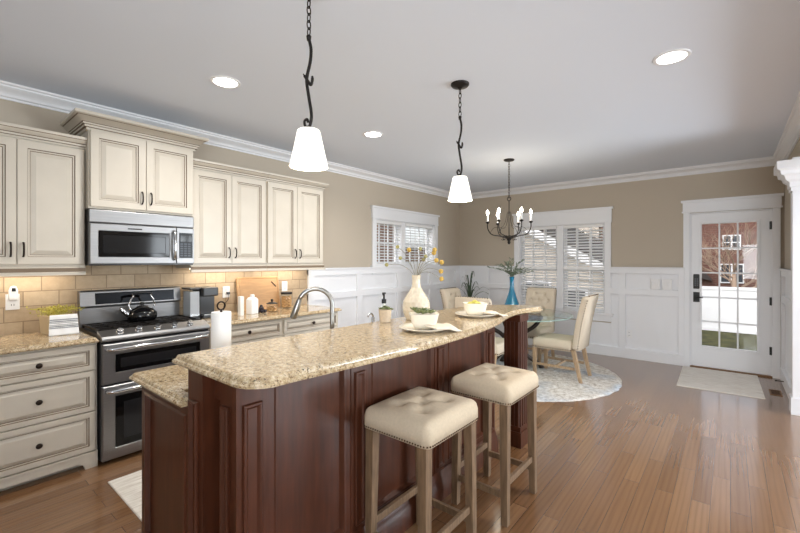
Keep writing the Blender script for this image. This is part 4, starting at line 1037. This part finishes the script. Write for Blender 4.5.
# ---- bar stools
def stool():
    t = thing('bar_stool', 'backless tufted beige bar stool nearest the camera at the island', 'bar stool', (-1.164, 1.585, 0), 0, 'tufted bar stools at the island')
    hx, hy = .195, .226
    T = [(-.072, -.095), (.072, -.095), (-.072, .095), (.072, .095), (0, 0)]
    mb = cushion(hx, hy, .098, T, R=.045, depth=.026, sig=.022, lines=tuft_lines(T, .13)); mb.xf(Matrix.Translation((0, 0, .668))); mb.build('seat', M['linen'], t, local=True, smooth=True)
    for a, b in T:
        mb = MB(); mb.ball((a, b, .745), .009, 10, .4); mb.build('tuft_button', M['linen'], t, local=True, smooth=True)
    mb = MB(); nails(mb, rect_pts(hx, hy, .676, .0145), .0042); mb.build('nailhead_trim', M['nail'], t, local=True)
    for sx in (-1, 1):
        for sy in (-1, 1):
            mb = MB(); mb.taper(sx * (hx - .042), sy * (hy - .034), 0, .668, .019, .024, sx * .006, sy * .010); mb.build('leg', M['stoolwood'], t, local=True, bevel=.002)
    for s in (-1, 1):
        mb = MB(); mb.box(s * (hx - .041) - .010, s * (hx - .041) + .010, -hy + .04, hy - .04, .20 if s < 0 else .20, .235); mb.build('stretcher', M['stoolwood'], t, local=True, bevel=.002)
        mb = MB(); mb.box(-hx + .035, hx - .035, s * (hy - .030) - .010, s * (hy - .030) + .010, .14, .175); mb.build('stretcher', M['stoolwood'], t, local=True, bevel=.002)
    return t
s1 = stool()
dup(s1, (-1.118, 2.28, 0), 0, 'backless tufted beige bar stool nearer the dining table')

# ---------------------------------------------------------------- dining area
TC = Vector((-2.25, 5.10, 0))
def rug():
    mb = MB(); n = 90; c = (-2.17, 5.13); R = 1.20; zt = .012
    rings_ = 34; prev = None; rnd = random.Random(9)
    V = []
    for k in range(rings_ + 1):
        r = R * (k + .4) / (rings_ + .4); row = []
        for i in range(n):
            a = 2 * PI * i / n; rr = r + (rnd.uniform(-.010, .010) if k >= rings_ - 1 else 0)
            row.append(mb.v((c[0] + rr * math.cos(a), c[1] + rr * math.sin(a), zt + rnd.uniform(-.005, .004) if k < rings_ else .002)))
        V.append(row)
    mb.f(V[0])
    for a, b in zip(V, V[1:]):
        for i in range(n): mb.f([a[i], b[i], b[(i + 1) % n], a[(i + 1) % n]])
    bot = [mb.v((v.co.x, v.co.y, 0)) for v in V[-1]]
    for i in range(n): mb.f([V[-1][i], bot[i], bot[(i + 1) % n], V[-1][(i + 1) % n]])
    mb.f(bot[::-1])
    tag(mb.build('round_rug', M['rug'], smooth=True, recalc=True), 'round cream and blue shag rug under the dining table', 'rug')
rug()
ZR = .0145
def table():
    t = thing('dining_table', 'round glass dining table on curved dark legs', 'dining table', (TC.x, TC.y, ZR))
    mb = MB(); R = .755
    P = [(.001, .735), (R - .008, .735), (R - .001, .738), (R, .741), (R - .001, .744), (R - .008, .747), (.001, .747)]
    mb.lathe(P, (0, 0, 0), 72)
    for f_ in mb.bm.faces:
        c_ = f_.calc_center_median()
        if math.hypot(c_.x, c_.y) > R - .02: f_.material_index = 1
    mb.build('glass_top', [M['tglass'], M['gedge']], t, local=True, smooth='auto')
    for k in range(4):
        a = PI / 4 + k * PI / 2; d = Vector((math.cos(a), math.sin(a), 0)); z = Vector((0, 0, 1))
        pts = smooth_path([d * .36 + z * .715, d * .38 + z * .66, d * .30 + z * .56, d * .16 + z * .47, d * .09 + z * .37, d * .12 + z * .25, d * .25 + z * .13, d * .36 + z * .06, d * .40 + z * .02], 6)
        mb = MB(); mb.tube(pts, .027, 10); mb.lathe([(.034, 0), (.034, .012), (.026, .03)], d * .40, 14); mb.lathe([(.03, .712), (.034, .735)], d * .36, 14); mb.build('leg', M['darkmetal'], t, local=True, smooth=True)
    mb = MB(); mb.lathe([(.11, .43), (.12, .44), (.12, .47), (.11, .48)], (0, 0, 0), 24); mb.build('hub', M['darkmetal'], t, local=True, smooth='auto')
    mb = MB(); mb.lathe([(.36, .69), (.385, .69), (.385, .715), (.36, .715), (.36, .69)], (0, 0, 0), 40); mb.build('support_ring', M['darkmetal'], t, local=True, smooth='auto')
table()
def chair():
    """local frame: faces +Y"""
    t = thing('dining_chair', 'beige nailhead dining chair in side view, right of glass table', 'dining chair', (-1.66, 5.2, ZR), PI / 2, 'upholstered dining chairs')
    hx, hy = .225, .24
    T = []
    mb = cushion(hx, hy, .125, T, R=.04, dome=.012, nx=24, ny=24); mb.xf(Matrix.Translation((0, .04, .355))); mb.build('seat', M['linenW'], t, local=True, smooth=True)
    nm = MB(); nails(nm, [((p[0], p[1] + .04, p[2]), n) for p, n in rect_pts(hx, hy, .372, .030) if not p[1] < -hy], .0075)
    # backrest: front face tufted
    w2, h2 = .222, .325
    TT = [(x, y) for y, xs in ((-.10, (-.13, 0, .13)), (.02, (-.065, .065)), (.14, (-.13, 0, .13)), (.235, (-.065, .065))) for x in xs]
    mb = cushion(w2, h2, .085, TT, R=.03, depth=.016, sig=.016, dome=.004, lines=tuft_lines(TT, .16))
    # local x -> x, y -> z, z -> y (front)
    Rm = Matrix(((1, 0, 0, 0), (0, 0, 1, 0), (0, 1, 0, 0), (0, 0, 0, 1)))
    def lean(p):
        z = p.z - .40; k = max(0, z); return Vector((p.x, p.y - .09 * k - .16 * k * k, p.z))
    def tb(m_):
        m_.xf(Matrix.Translation((0, -.285, .70)) @ Rm); m_.fn(lean); bmesh.ops.recalc_face_normals(m_.bm, faces=m_.bm.faces[:]); return m_
    tb(mb).build('backrest', M['linenW'], t, local=True, smooth=True)
    for a, c in TT:
        b = MB(); b.ball((a, c, .074), .009, 8); tb(b).build('tuft_button', M['linenW'], t, local=True, smooth=True)
    k = MB(); step = .030
    for s in (-1, 1):
        for i in range(20): k.ball((s * (w2 + .0015), -h2 + .03 + i * step, .012), .0075, 6)
    for i in range(14): k.ball((-w2 + .02 + i * .031, h2 + .0015, .012), .0075, 6)
    tb(k)
    k.build('nailhead_trim', M['nail'], t, local=True); nm.build('nailhead_trim', M['nail'], t, local=True)
    for s in (-1, 1):
        mb = MB(); mb.taper(s * (hx - .028), .04 + hy - .03, 0, .355, .018, .024); mb.build('leg', M['chairwood'], t, local=True, bevel=.002)
        mb = MB(); mb.taper(s * (hx - .028), -.215, 0, .375, .018, .024, s * .004, -.085); mb.build('leg', M['chairwood'], t, local=True, bevel=.002)
        mb = MB(); mb.box(s * (hx - .028) - .009, s * (hx - .028) + .009, -.23, .235, .135, .165); mb.build('stretcher', M['chairwood'], t, local=True, bevel=.002)
    mb = MB(); mb.box(-hx + .03, hx - .03, -.015, .007, .138, .162); mb.build('stretcher', M['chairwood'], t, local=True, bevel=.002)
    return t
c1 = chair()
dup(c1, (-2.24, 5.77, ZR), PI, 'beige tufted dining chair in front of the tall window')
dup(c1, (-2.90, 5.14, ZR), -PI / 2, 'pale tufted dining chair on left side of table, by the corner plant')
dup(c1, (-2.27, 4.42, ZR), 0, 'beige dining chair seen from behind, its top above the island bar')
def vase_teal():
    t = thing('blue_vase', 'turquoise bottle vase with grey green sprigs on the glass table', 'vase', (TC.x - .01, TC.y, ZR + .7475))
    P = smooth_path([Vector((a, 0, b)) for a, b in ((.001, 0), (.09, 0), (.112, .012), (.115, .05), (.098, .11), (.066, .20), (.04, .29), (.029, .37), (.028, .43), (.033, .475), (.035, .482), (.030, .482))], 5)
    mb = MB(); mb.lathe([(p.x, p.z) for p in P] + [(.024, .44), (.001, .42)], (0, 0, 0), 40)
    for v in mb.bm.verts:
        r = math.hypot(v.co.x, v.co.y)
        if r > .03 and .01 < v.co.z < .36:
            a = math.atan2(v.co.y, v.co.x); row = v.co.z / .03; k = round(row); n = 14
            aa = a * n / (2 * PI) + (.5 if k % 2 else 0); d2 = ((aa - round(aa)) * 2 * PI / n * r) ** 2 + ((row - k) * .03) ** 2
            f = 1 - .004 / r * math.exp(-d2 / (2 * .007 ** 2)); v.co.x *= f; v.co.y *= f
    mb.build('vase_body', M['teal'], t, local=True, smooth=True)
    rnd = random.Random(21)
    for i in range(13):
        a = 2 * PI * i / 13 + rnd.uniform(-.2, .2); L = rnd.uniform(.14, .33); top = rnd.uniform(.05, .24) if L < .25 else rnd.uniform(.06, .15)
        d = Vector((math.cos(a), math.sin(a), 0)); z = Vector((0, 0, 1))
        pth = smooth_path([z * .35, z * .49 + d * .02, z * (.49 + top * .7) + d * L * .45, z * (.49 + top) + d * L], 6)
        mb = MB(); mb.tube(pth, .002, 5)
        for k in range(6, len(pth)):
            for s in (-1, 1):
                tdir = (pth[k] - pth[k - 1]).normalized(); sd = tdir.cross(Vector((rnd.uniform(-.5, .5), rnd.uniform(-.5, .5), 1))).normalized() * s
                ld = (tdir * .75 + sd * .7 + Vector((0, 0, rnd.uniform(-.2, .3)))).normalized(); l = rnd.uniform(.045, .07); wd = ld.cross(Vector((rnd.uniform(-1, 1), rnd.uniform(-1, 1), 1))).normalized() * l * .14
                q = pth[k]; mb.face([q, q + ld * l * .45 + wd, q + ld * l, q + ld * l * .45 - wd])
        mb.build('leafy_sprig', M['leaf'], t, local=True)
vase_teal()
def corner_plant():
    t = thing('corner_plant', 'spiky long leaved plant in tall planter in the far left corner', 'potted plant', (-3.63, 6.38, 0))
    mb = MB(); mb.lathe([(.001, 0), (.13, 0), (.135, .01), (.17, .68), (.172, .70), (.155, .70), (.15, .66), (.001, .65)], (0, 0, 0), 28); mb.build('planter', M['pot'], t, local=True, smooth='auto')
    mb = MB(); rnd = random.Random(8); z = Vector((0, 0, 1))
    for i in range(22):
        a = i * 2.4; d = Vector((math.cos(a), math.sin(a), 0)); L = rnd.uniform(.15, .36) * (.35 if i % 5 == 0 else 1); H = rnd.uniform(.32, .62) if L < .2 else rnd.uniform(.18, .42)
        P = smooth_path([z * .64 + d * .02, z * (.66 + H * .6) + d * L * .25, z * (.66 + H) + d * L * .7, z * (.66 + H * .82) + d * L * 1.05], 5); n = len(P); s = Vector((-d.y, d.x, 0))
        A = [mb.v(p + s * .013 * (1 - k / (n - 1)) ** .6 + z * .004) for k, p in enumerate(P)]; B_ = [mb.v(p - s * .013 * (1 - k / (n - 1)) ** .6 + z * .004) for k, p in enumerate(P)]; C = [mb.v(p) for p in P]
        for k in range(n - 1): mb.f([A[k], A[k + 1], C[k + 1], C[k]]); mb.f([C[k], C[k + 1], B_[k + 1], B_[k]])
    mb.build('leaves', M['leafdark'], t, local=True, smooth=True)
corner_plant()

# mats
mb = MB(); mb.slab([(-.485, 5.66), (.285, 5.70), (.265, 6.765), (-.505, 6.745)], [(0, 0), (0, .006), (.004, .009)]); tag(mb.build('door_mat', M['doormat']), 'grey woven mat on the floor in front of the glazed door', 'door mat')
mb = MB(); mb.slab([(-3.155, .81), (-2.42, .81), (-2.42, 2.2), (-3.155, 2.2)], [(0, 0), (0, .006), (.004, .009)]); tag(mb.build('kitchen_mat', M['kmat']), 'cream runner mat on the floor between range and island', 'kitchen mat')

# ---------------------------------------------------------------- ceiling lights
def can(x, y, label, P=14):
    t = thing('recessed_light', label, 'ceiling light', (x, y, ZC), 0, 'recessed ceiling lights')
    mb = MB(); mb.lathe([(.078, -.0015), (.082, -.007), (.098, -.006), (.102, 0), (.078, 0)], (0, 0, 0), 36); mb.build('trim_ring', M['trim'], t, local=True, smooth='auto')
    mb = MB(); mb.lathe([(.078, -.001), (.078, -.004), (.001, -.0045)], (0, 0, 0), 36); mb.build('lens', M['lens'], t, local=True)
    l = bpy.data.lights.new('can_lamp', 'AREA'); l.shape = 'DISK'; l.size = .14; l.energy = P; l.color = (1, .96, .91); l.spread = math.radians(150)
    o = bpy.data.objects.new('can_lamp', l); COL.objects.link(o); o.parent = t; o.location = (0, 0, -.012)
can(-2.79, 1.42, 'round recessed ceiling light above the range, the leftmost'); can(-2.79, 2.955, 'round recessed ceiling light between the two pendants'); can(-.285, 3.03, 'round recessed ceiling light at right, above the open floor')

def pendant(y, label):
    x = -1.512; t = thing('pendant_light', label, 'pendant light', (x, y, ZC), 0, 'pendant lights over the island bar')
    mb = MB(); mb.lathe([(.066, 0), (.066, -.008), (.058, -.018), (.02, -.026), (.010, -.035)], (0, 0, 0), 28); mb.build('canopy', M['iron'], t, local=True, smooth='auto')
    mb = MB(); z = -.035; k = 0
    while z > -.225:
        a = Vector((1, 0, 0)) if k % 2 else Vector((0, 1, 0)); c = Vector((0, 0, z - .018))
        mb.tube([c + a * .010 * math.cos(q) + Vector((0, 0, .021 * math.sin(q))) for q in [2 * PI * i / 12 for i in range(12)]], .0030, 6, closed=True); z -= .033; k += 1
    mb.build('chain', M['iron'], t, local=True, smooth=True)
    z0 = z - .005; R_ = Vector((math.cos(TH), math.sin(TH), 0)); Z = Vector((0, 0, 1))
    def q(a, b): return R_ * a + Z * b
    zb = -.668
    mb = MB(); mb.lathe([(.009, z0 + .005), (.012, z0), (.009, z0 - .02)], (0, 0, 0), 12)
    mb.tube(smooth_path([q(0, z0 - .01), q(.010, z0 - .06), q(.006, z0 - .12), q(-.010, z0 - .20), q(-.002, z0 - .27), q(.012, zb + .06), q(0, zb)], 7), .0075, 10); rod = mb.build('rod', M['iron'], t, local=True, smooth=True)
    mb = MB()
    mb.tube(smooth_path([q(-.026, z0 - .175), q(-.012, z0 - .195), q(.008, z0 - .225), q(.016, z0 - .205), q(.016, z0 - .185)], 6), [.003] * 3 + [.007] * 19 + [.005] * 3, 8)
    mb.build('scroll', M['iron'], rod, local=True, smooth=True); mb = MB()
    mb.tube(smooth_path([q(0, zb + .01), q(-.016, zb + .012), q(-.020, zb + .035), q(-.008, zb + .045), q(-.004, zb + .03)], 6), .006, 8)
    mb.build('scroll', M['iron'], rod, local=True, smooth=True)
    mb = MB(); mb.lathe([(.012, zb), (.022, zb - .002), (.047, zb - .006), (.052, zb - .012), (.088, zb - .176), (.087, zb - .178), (.084, zb - .176), (.048, zb - .014), (.012, zb - .010)], (0, 0, 0), 40); mb.build('shade', M['shade'], t, local=True, smooth='auto')
    l = bpy.data.lights.new('pendant_lamp', 'POINT'); l.energy = 6; l.color = (1, .88, .7); l.shadow_soft_size = .03
    o = bpy.data.objects.new('pendant_lamp', l); COL.objects.link(o); o.parent = t; o.location = (0, 0, zb - .17)
pendant(1.168, 'black iron pendant light with lit white cone shade, nearest the camera'); pendant(2.518, 'black iron pendant light with lit white cone shade, nearer the dining table')

def chandelier():
    t = thing('chandelier', 'six arm black iron chandelier with lit candle bulbs over dining table', 'chandelier', (-2.165, 4.80, ZC))
    mb = MB(); mb.lathe([(.066, 0), (.066, -.008), (.055, -.018), (.012, -.026)], (0, 0, 0), 24); mb.build('canopy', M['iron'], t, local=True, smooth='auto')
    mb = MB(); z = -.024; k = 0
    while z > -.46:
        a = Vector((1, 0, 0)) if k % 2 else Vector((0, 1, 0)); c = Vector((0, 0, z - .018))
        mb.tube([c + a * .010 * math.cos(q) + Vector((0, 0, .021 * math.sin(q))) for q in [2 * PI * i / 10 for i in range(10)]], .003, 5, closed=True); z -= .033; k += 1
    mb.build('chain', M['iron'], t, local=True, smooth=True)
    mb = MB(); mb.tube(arc((0, 0, z - .012), .024, 0, 2 * PI, 16)[:-1], .005, 6, closed=True)
    mb.tube([(0, 0, z - .03), (0, 0, -1.03)], .006, 10); mb.lathe([(.001, -1.075), (.012, -1.07), (.02, -1.05), (.014, -1.03), (.028, -1.015), (.03, -.995), (.012, -.975), (.008, -.95)], (0, 0, 0), 18); mb.build('stem', M['iron'], t, local=True, smooth=True)
    mb = MB()
    for i in range(6):
        a = i * PI / 3 + .2; d = Vector((math.cos(a), math.sin(a), 0)); Z = Vector((0, 0, 1))
        mb.tube(smooth_path([d * .012 - Z * 1.0, d * .045 - Z * .965, d * .075 - Z * .985, d * .07 - Z * 1.02, d * .10 - Z * 1.01], 5), [.005] * 12 + [.004] * 8 + [.002], 6)
    mb.build('leaf_scrolls', M['iron'], t, local=True, smooth=True)
    for i in range(6):
        a = i * PI / 3 + .48; d = Vector((math.cos(a), math.sin(a), 0)); Z = Vector((0, 0, 1)); r = .265
        mb = MB(); mb.tube(smooth_path([d * .01 - Z * 1.01, d * .06 - Z * .985, d * .13 - Z * .965, d * .215 - Z * .945, d * .262 - Z * .875, d * r - Z * .80], 6), .0065, 8)
        mb.tube(smooth_path([d * .235 - Z * .925, d * .18 - Z * .86, d * .10 - Z * .86, d * .05 - Z * .80, d * .02 - Z * .66], 6), .0028, 6)
        c = d * r - Z * .80; mb.lathe([(.008, -.01), (.024, .004), (.026, .010), (.014, .010), (.012, .02)], c, 14); ar = mb.build('arm', M['iron'], t, local=True, smooth=True)
        mb = MB(); mb.lathe([(.0115, .01), (.0115, .10), (.006, .103)], c, 12); mb.build('candle_sleeve', M['white'], ar, local=True, smooth='auto')
        mb = MB(); mb.lathe([(.006, .102), (.014, .113), (.017, .128), (.012, .149), (.003, .166), (.001, .168)], c, 12); mb.build('bulb', M['bulb'], ar, local=True, smooth=True)
    l = bpy.data.lights.new('chandelier_lamp', 'POINT'); l.energy = 8; l.color = (1, .86, .66); l.shadow_soft_size = .22
    o = bpy.data.objects.new('chandelier_lamp', l); COL.objects.link(o); o.parent = t; o.location = (0, 0, -.70)
chandelier()

# ---------------------------------------------------------------- outside
GZ = -.9
mb = MB(); mb.box(-40, 40, YB + .3, 60, GZ - .3, GZ); mb.box(-40, XL - .3, -10, YB + .3, GZ - .3, GZ); o = mb.build('lawn', M['grass']); tag(o, 'lawn with fallen leaves beyond the glazed door', 'lawn'); o['kind'] = 'structure'
def fence():
    t = thing('privacy_fence', 'white privacy fence across the yard behind the door glass', 'fence', (0, 16.9, GZ))
    for i in range(0, 4):
        x = i * 2.4 - 1.5
        mb = MB(); mb.box(x, x + 2.28, 16.88, 16.92, GZ + .03, .53); mb.box(x, x + 2.28, 16.85, 16.95, .50, .60); mb.box(x, x + 2.28, 16.85, 16.95, GZ + .03, GZ + .14)
        mb.build('fence_panel', M['fence'], t)
        mb = MB(); mb.box(x - .12, x, 16.83, 16.97, GZ, .66); mb.build('post', M['fence'], t)
fence()
def brick_house():
    t = thing('brick_house', 'red brick house behind the white fence', 'house', (0, 24, GZ))
    mb = MB(); mb.box(-5, 8, 22, 29, GZ, 3.7); mb.build('walls', M['redbrick'], t)
    mb = MB(); A = [(-5.4, 21.6, 3.7), (8.4, 21.6, 3.7), (8.4, 29.4, 3.7), (-5.4, 29.4, 3.7)]; mb.hexa(A, [(-3, 25.2, 4.9), (6, 25.2, 4.9), (6, 25.8, 4.9), (-3, 25.8, 4.9)]); mb.build('roof', M['roof'], t)
    for x0, x1, z0, z1 in ((-.30, .40, .55, 1.28), (-.22, .30, 1.95, 2.50), (3, 4, .4, 1.5), (-3.4, -2.4, .4, 1.5), (3, 4, 2.2, 3.2)):
        mb = MB(); e = .045
        mb.box(x0 - e, x1 + e, 21.94, 22.0, z0 - e, z0); mb.box(x0 - e, x1 + e, 21.94, 22, z1, z1 + e); mb.box(x0 - e, x0, 21.94, 22, z0, z1); mb.box(x1, x1 + e, 21.94, 22, z0, z1); xm = (x0 + x1) / 2; mb.box(xm - .03, xm + .03, 21.94, 22, z0, z1); mb.box(x0, x1, 21.95, 21.99, (z0 + z1) / 2 - .02, (z0 + z1) / 2 + .02)
        wn = mb.build('window_frame', M['fence'], t)
        mb = MB(); mb.box(x0, x1, 21.965, 21.985, z0, z1); mb.build('pane', M['dkglass'], wn)
    mb = MB(); mb.hexa([(-2.4, 21.6, 1.05), (-.62, 21.6, .60), (-.62, 22, .60), (-2.4, 22, 1.05)], [(-2.4, 21.6, 2.6), (-.64, 21.6, .7), (-.64, 22, .7), (-2.4, 22, 2.6)]); lab(mb.build('porch_roof', M['roof'], t), 'dark sloping porch roof')
brick_house()
def bare_tree(label, x, y, h, seed, n0=7, spread=.5):
    t = thing('bare_tree', label, 'tree', (x, y, GZ)); rnd = random.Random(seed)
    tr = MB(); tr.tube([(0, 0, 0), (.03, 0, h * .2), (0, .03, h * .42)], [h * .022, h * .018, h * .014], 8); tr.build('trunk', M['twig'], t, local=True, smooth=True)
    mb = MB()
    def br(p, d, L, r, lv):
        q = p + d * L * .5 + Vector((rnd.uniform(-1, 1), rnd.uniform(-1, 1), rnd.uniform(-.2, .6))) * L * .08; e = p + d * L
        mb.tube([p, q, e], [r, r * .8, r * .55], 4)
        if lv == 0: return
        for k in range(4 if lv > 1 else 4):
            f = .35 + .65 * k / 3; b = p + d * L * f
            nd = (d + Vector((rnd.uniform(-1, 1), rnd.uniform(-1, 1), rnd.uniform(-.35, .9))) * .85).normalized(); br(b, nd, L * rnd.uniform(.5, .72), r * .5, lv - 1)
    for i in range(n0):
        a = .3 + 2 * PI * i / n0; d = Vector((math.cos(a) * spread, math.sin(a) * spread, rnd.uniform(.35, .9))).normalized(); br(Vector((0, 0, h * (.22 + .03 * i))), d, h * .28, h * .0065, 3)
    mb.build('branches', M['twig'], t, local=True)
bare_tree('bare twiggy tree before the red brick house, seen through door glass', .1, 19.3, 4.6, 3, 9, .8)
def neighbor():
    t = thing('siding_house', 'pale siding house with white gable trim behind the tall dining window', 'house', (-4.5, 15, GZ))
    mb = MB(); P = [(-7.2, GZ), (-2.55, GZ), (-2.55, 1.05), (-5.6, 2.75), (-7.2, 1.86)]
    A = [mb.v((x, 13, z)) for x, z in P]; B_ = [mb.v((x, 19, z)) for x, z in P]; mb.f(A); mb.f(B_[::-1])
    for i in range(5): mb.f([A[i], B_[i], B_[(i + 1) % 5], A[(i + 1) % 5]])
    mb.build('walls', M['siding'], t, recalc=True)
    mb = MB()
    for a, b in (((-5.6, 2.80), (-2.1, .86)), ((-7.5, 1.74), (-5.6, 2.80))):
        mb.hexa([(a[0], 12.62, a[1] - .16), (b[0], 12.62, b[1] - .16), (b[0], 12.95, b[1] - .16), (a[0], 12.95, a[1] - .16)], [(a[0], 12.62, a[1] + .12), (b[0], 12.62, b[1] + .12), (b[0], 12.95, b[1] + .12), (a[0], 12.95, a[1] + .12)])
    mb.build('gable_trim', M['fence'], t)
    mb = MB()
    for a, b in (((-5.6, 2.93), (-2.0, .95)), ((-7.6, 1.81), (-5.6, 2.93))):
        mb.hexa([(a[0], 12.6, a[1]), (b[0], 12.6, b[1]), (b[0], 19.4, b[1]), (a[0], 19.4, a[1])], [(a[0], 12.6, a[1] + .08), (b[0], 12.6, b[1] + .08), (b[0], 19.4, b[1] + .08), (a[0], 19.4, a[1] + .08)])
    mb.build('roof', M['roof'], t)
    for x0, x1, z0, z1 in ((-5.3, -4.5, .15, .75), (-4.0, -3.4, -.4, .55)):
        mb = MB(); e = .08; mb.box(x0 - e, x1 + e, 12.95, 13, z0 - e, z1 + e); wn = mb.build('window_frame', M['fence'], t)
        mb = MB(); mb.box(x0, x1, 12.94, 12.95, z0, z1); mb.build('pane', M['dkglass'], wn)
neighbor()
def far_house():
    t = thing('grey_house', 'tall grey siding house beyond the gabled house behind the tall window', 'house', (-9, 28, GZ))
    mb = MB(); mb.box(-12, -5.6, 24, 31, GZ, 4.2); mb.build('walls', M['siding'], t)
    mb = MB(); mb.hexa([(-12.3, 23.6, 4.2), (-5.55, 23.6, 4.2), (-5.55, 31.4, 4.2), (-12.3, 31.4, 4.2)], [(-10, 27, 6), (-7.5, 27, 6), (-7.5, 28, 6), (-10, 28, 6)]); mb.build('roof', M['roof'], t)
far_house()
bare_tree('bare twiggy tree seen through top of the tall dining window', -7.0, 21.4, 5.5, 9, 9, .5)
def side_house():
    t = thing('brown_brick_house', 'brown brick house outside the small side wall window', 'house', (-12, 10, GZ))
    mb = MB(); mb.box(-15, -10, 6, 12.1, GZ, 4.2); mb.build('walls', M['redbrickY'], t)
    mb = MB(); mb.box(-15, -11, 12.1, 19, GZ, 1.95); mb.build('garage_walls', M['redbrickY'], t)
    mb = MB(); mb.box(-15.1, -10.9, 12.1, 19.1, 1.95, 2.03); mb.build('garage_roof', M['roof'], t)
    mb = MB(); mb.hexa([(-15.3, 5.6, 4.2), (-9.7, 5.6, 4.2), (-9.7, 12.4, 4.2), (-15.3, 12.4, 4.2)], [(-12.7, 6.2, 5.6), (-12.3, 6.2, 5.6), (-12.3, 11.8, 5.6), (-12.7, 11.8, 5.6)]); mb.build('roof', M['roof'], t)
    for y0, z0 in ((9.2, 1.1), (7.0, 1.1)):
        mb = MB(); mb.box(-10, -9.94, y0 - .08, y0 + .78, z0 - .08, z0 + 1.08); wn = mb.build('window_frame', M['fence'], t)
        mb = MB(); mb.box(-9.94, -9.93, y0, y0 + .7, z0, z0 + 1.0); mb.build('pane', M['dkglass'], wn)
side_house()
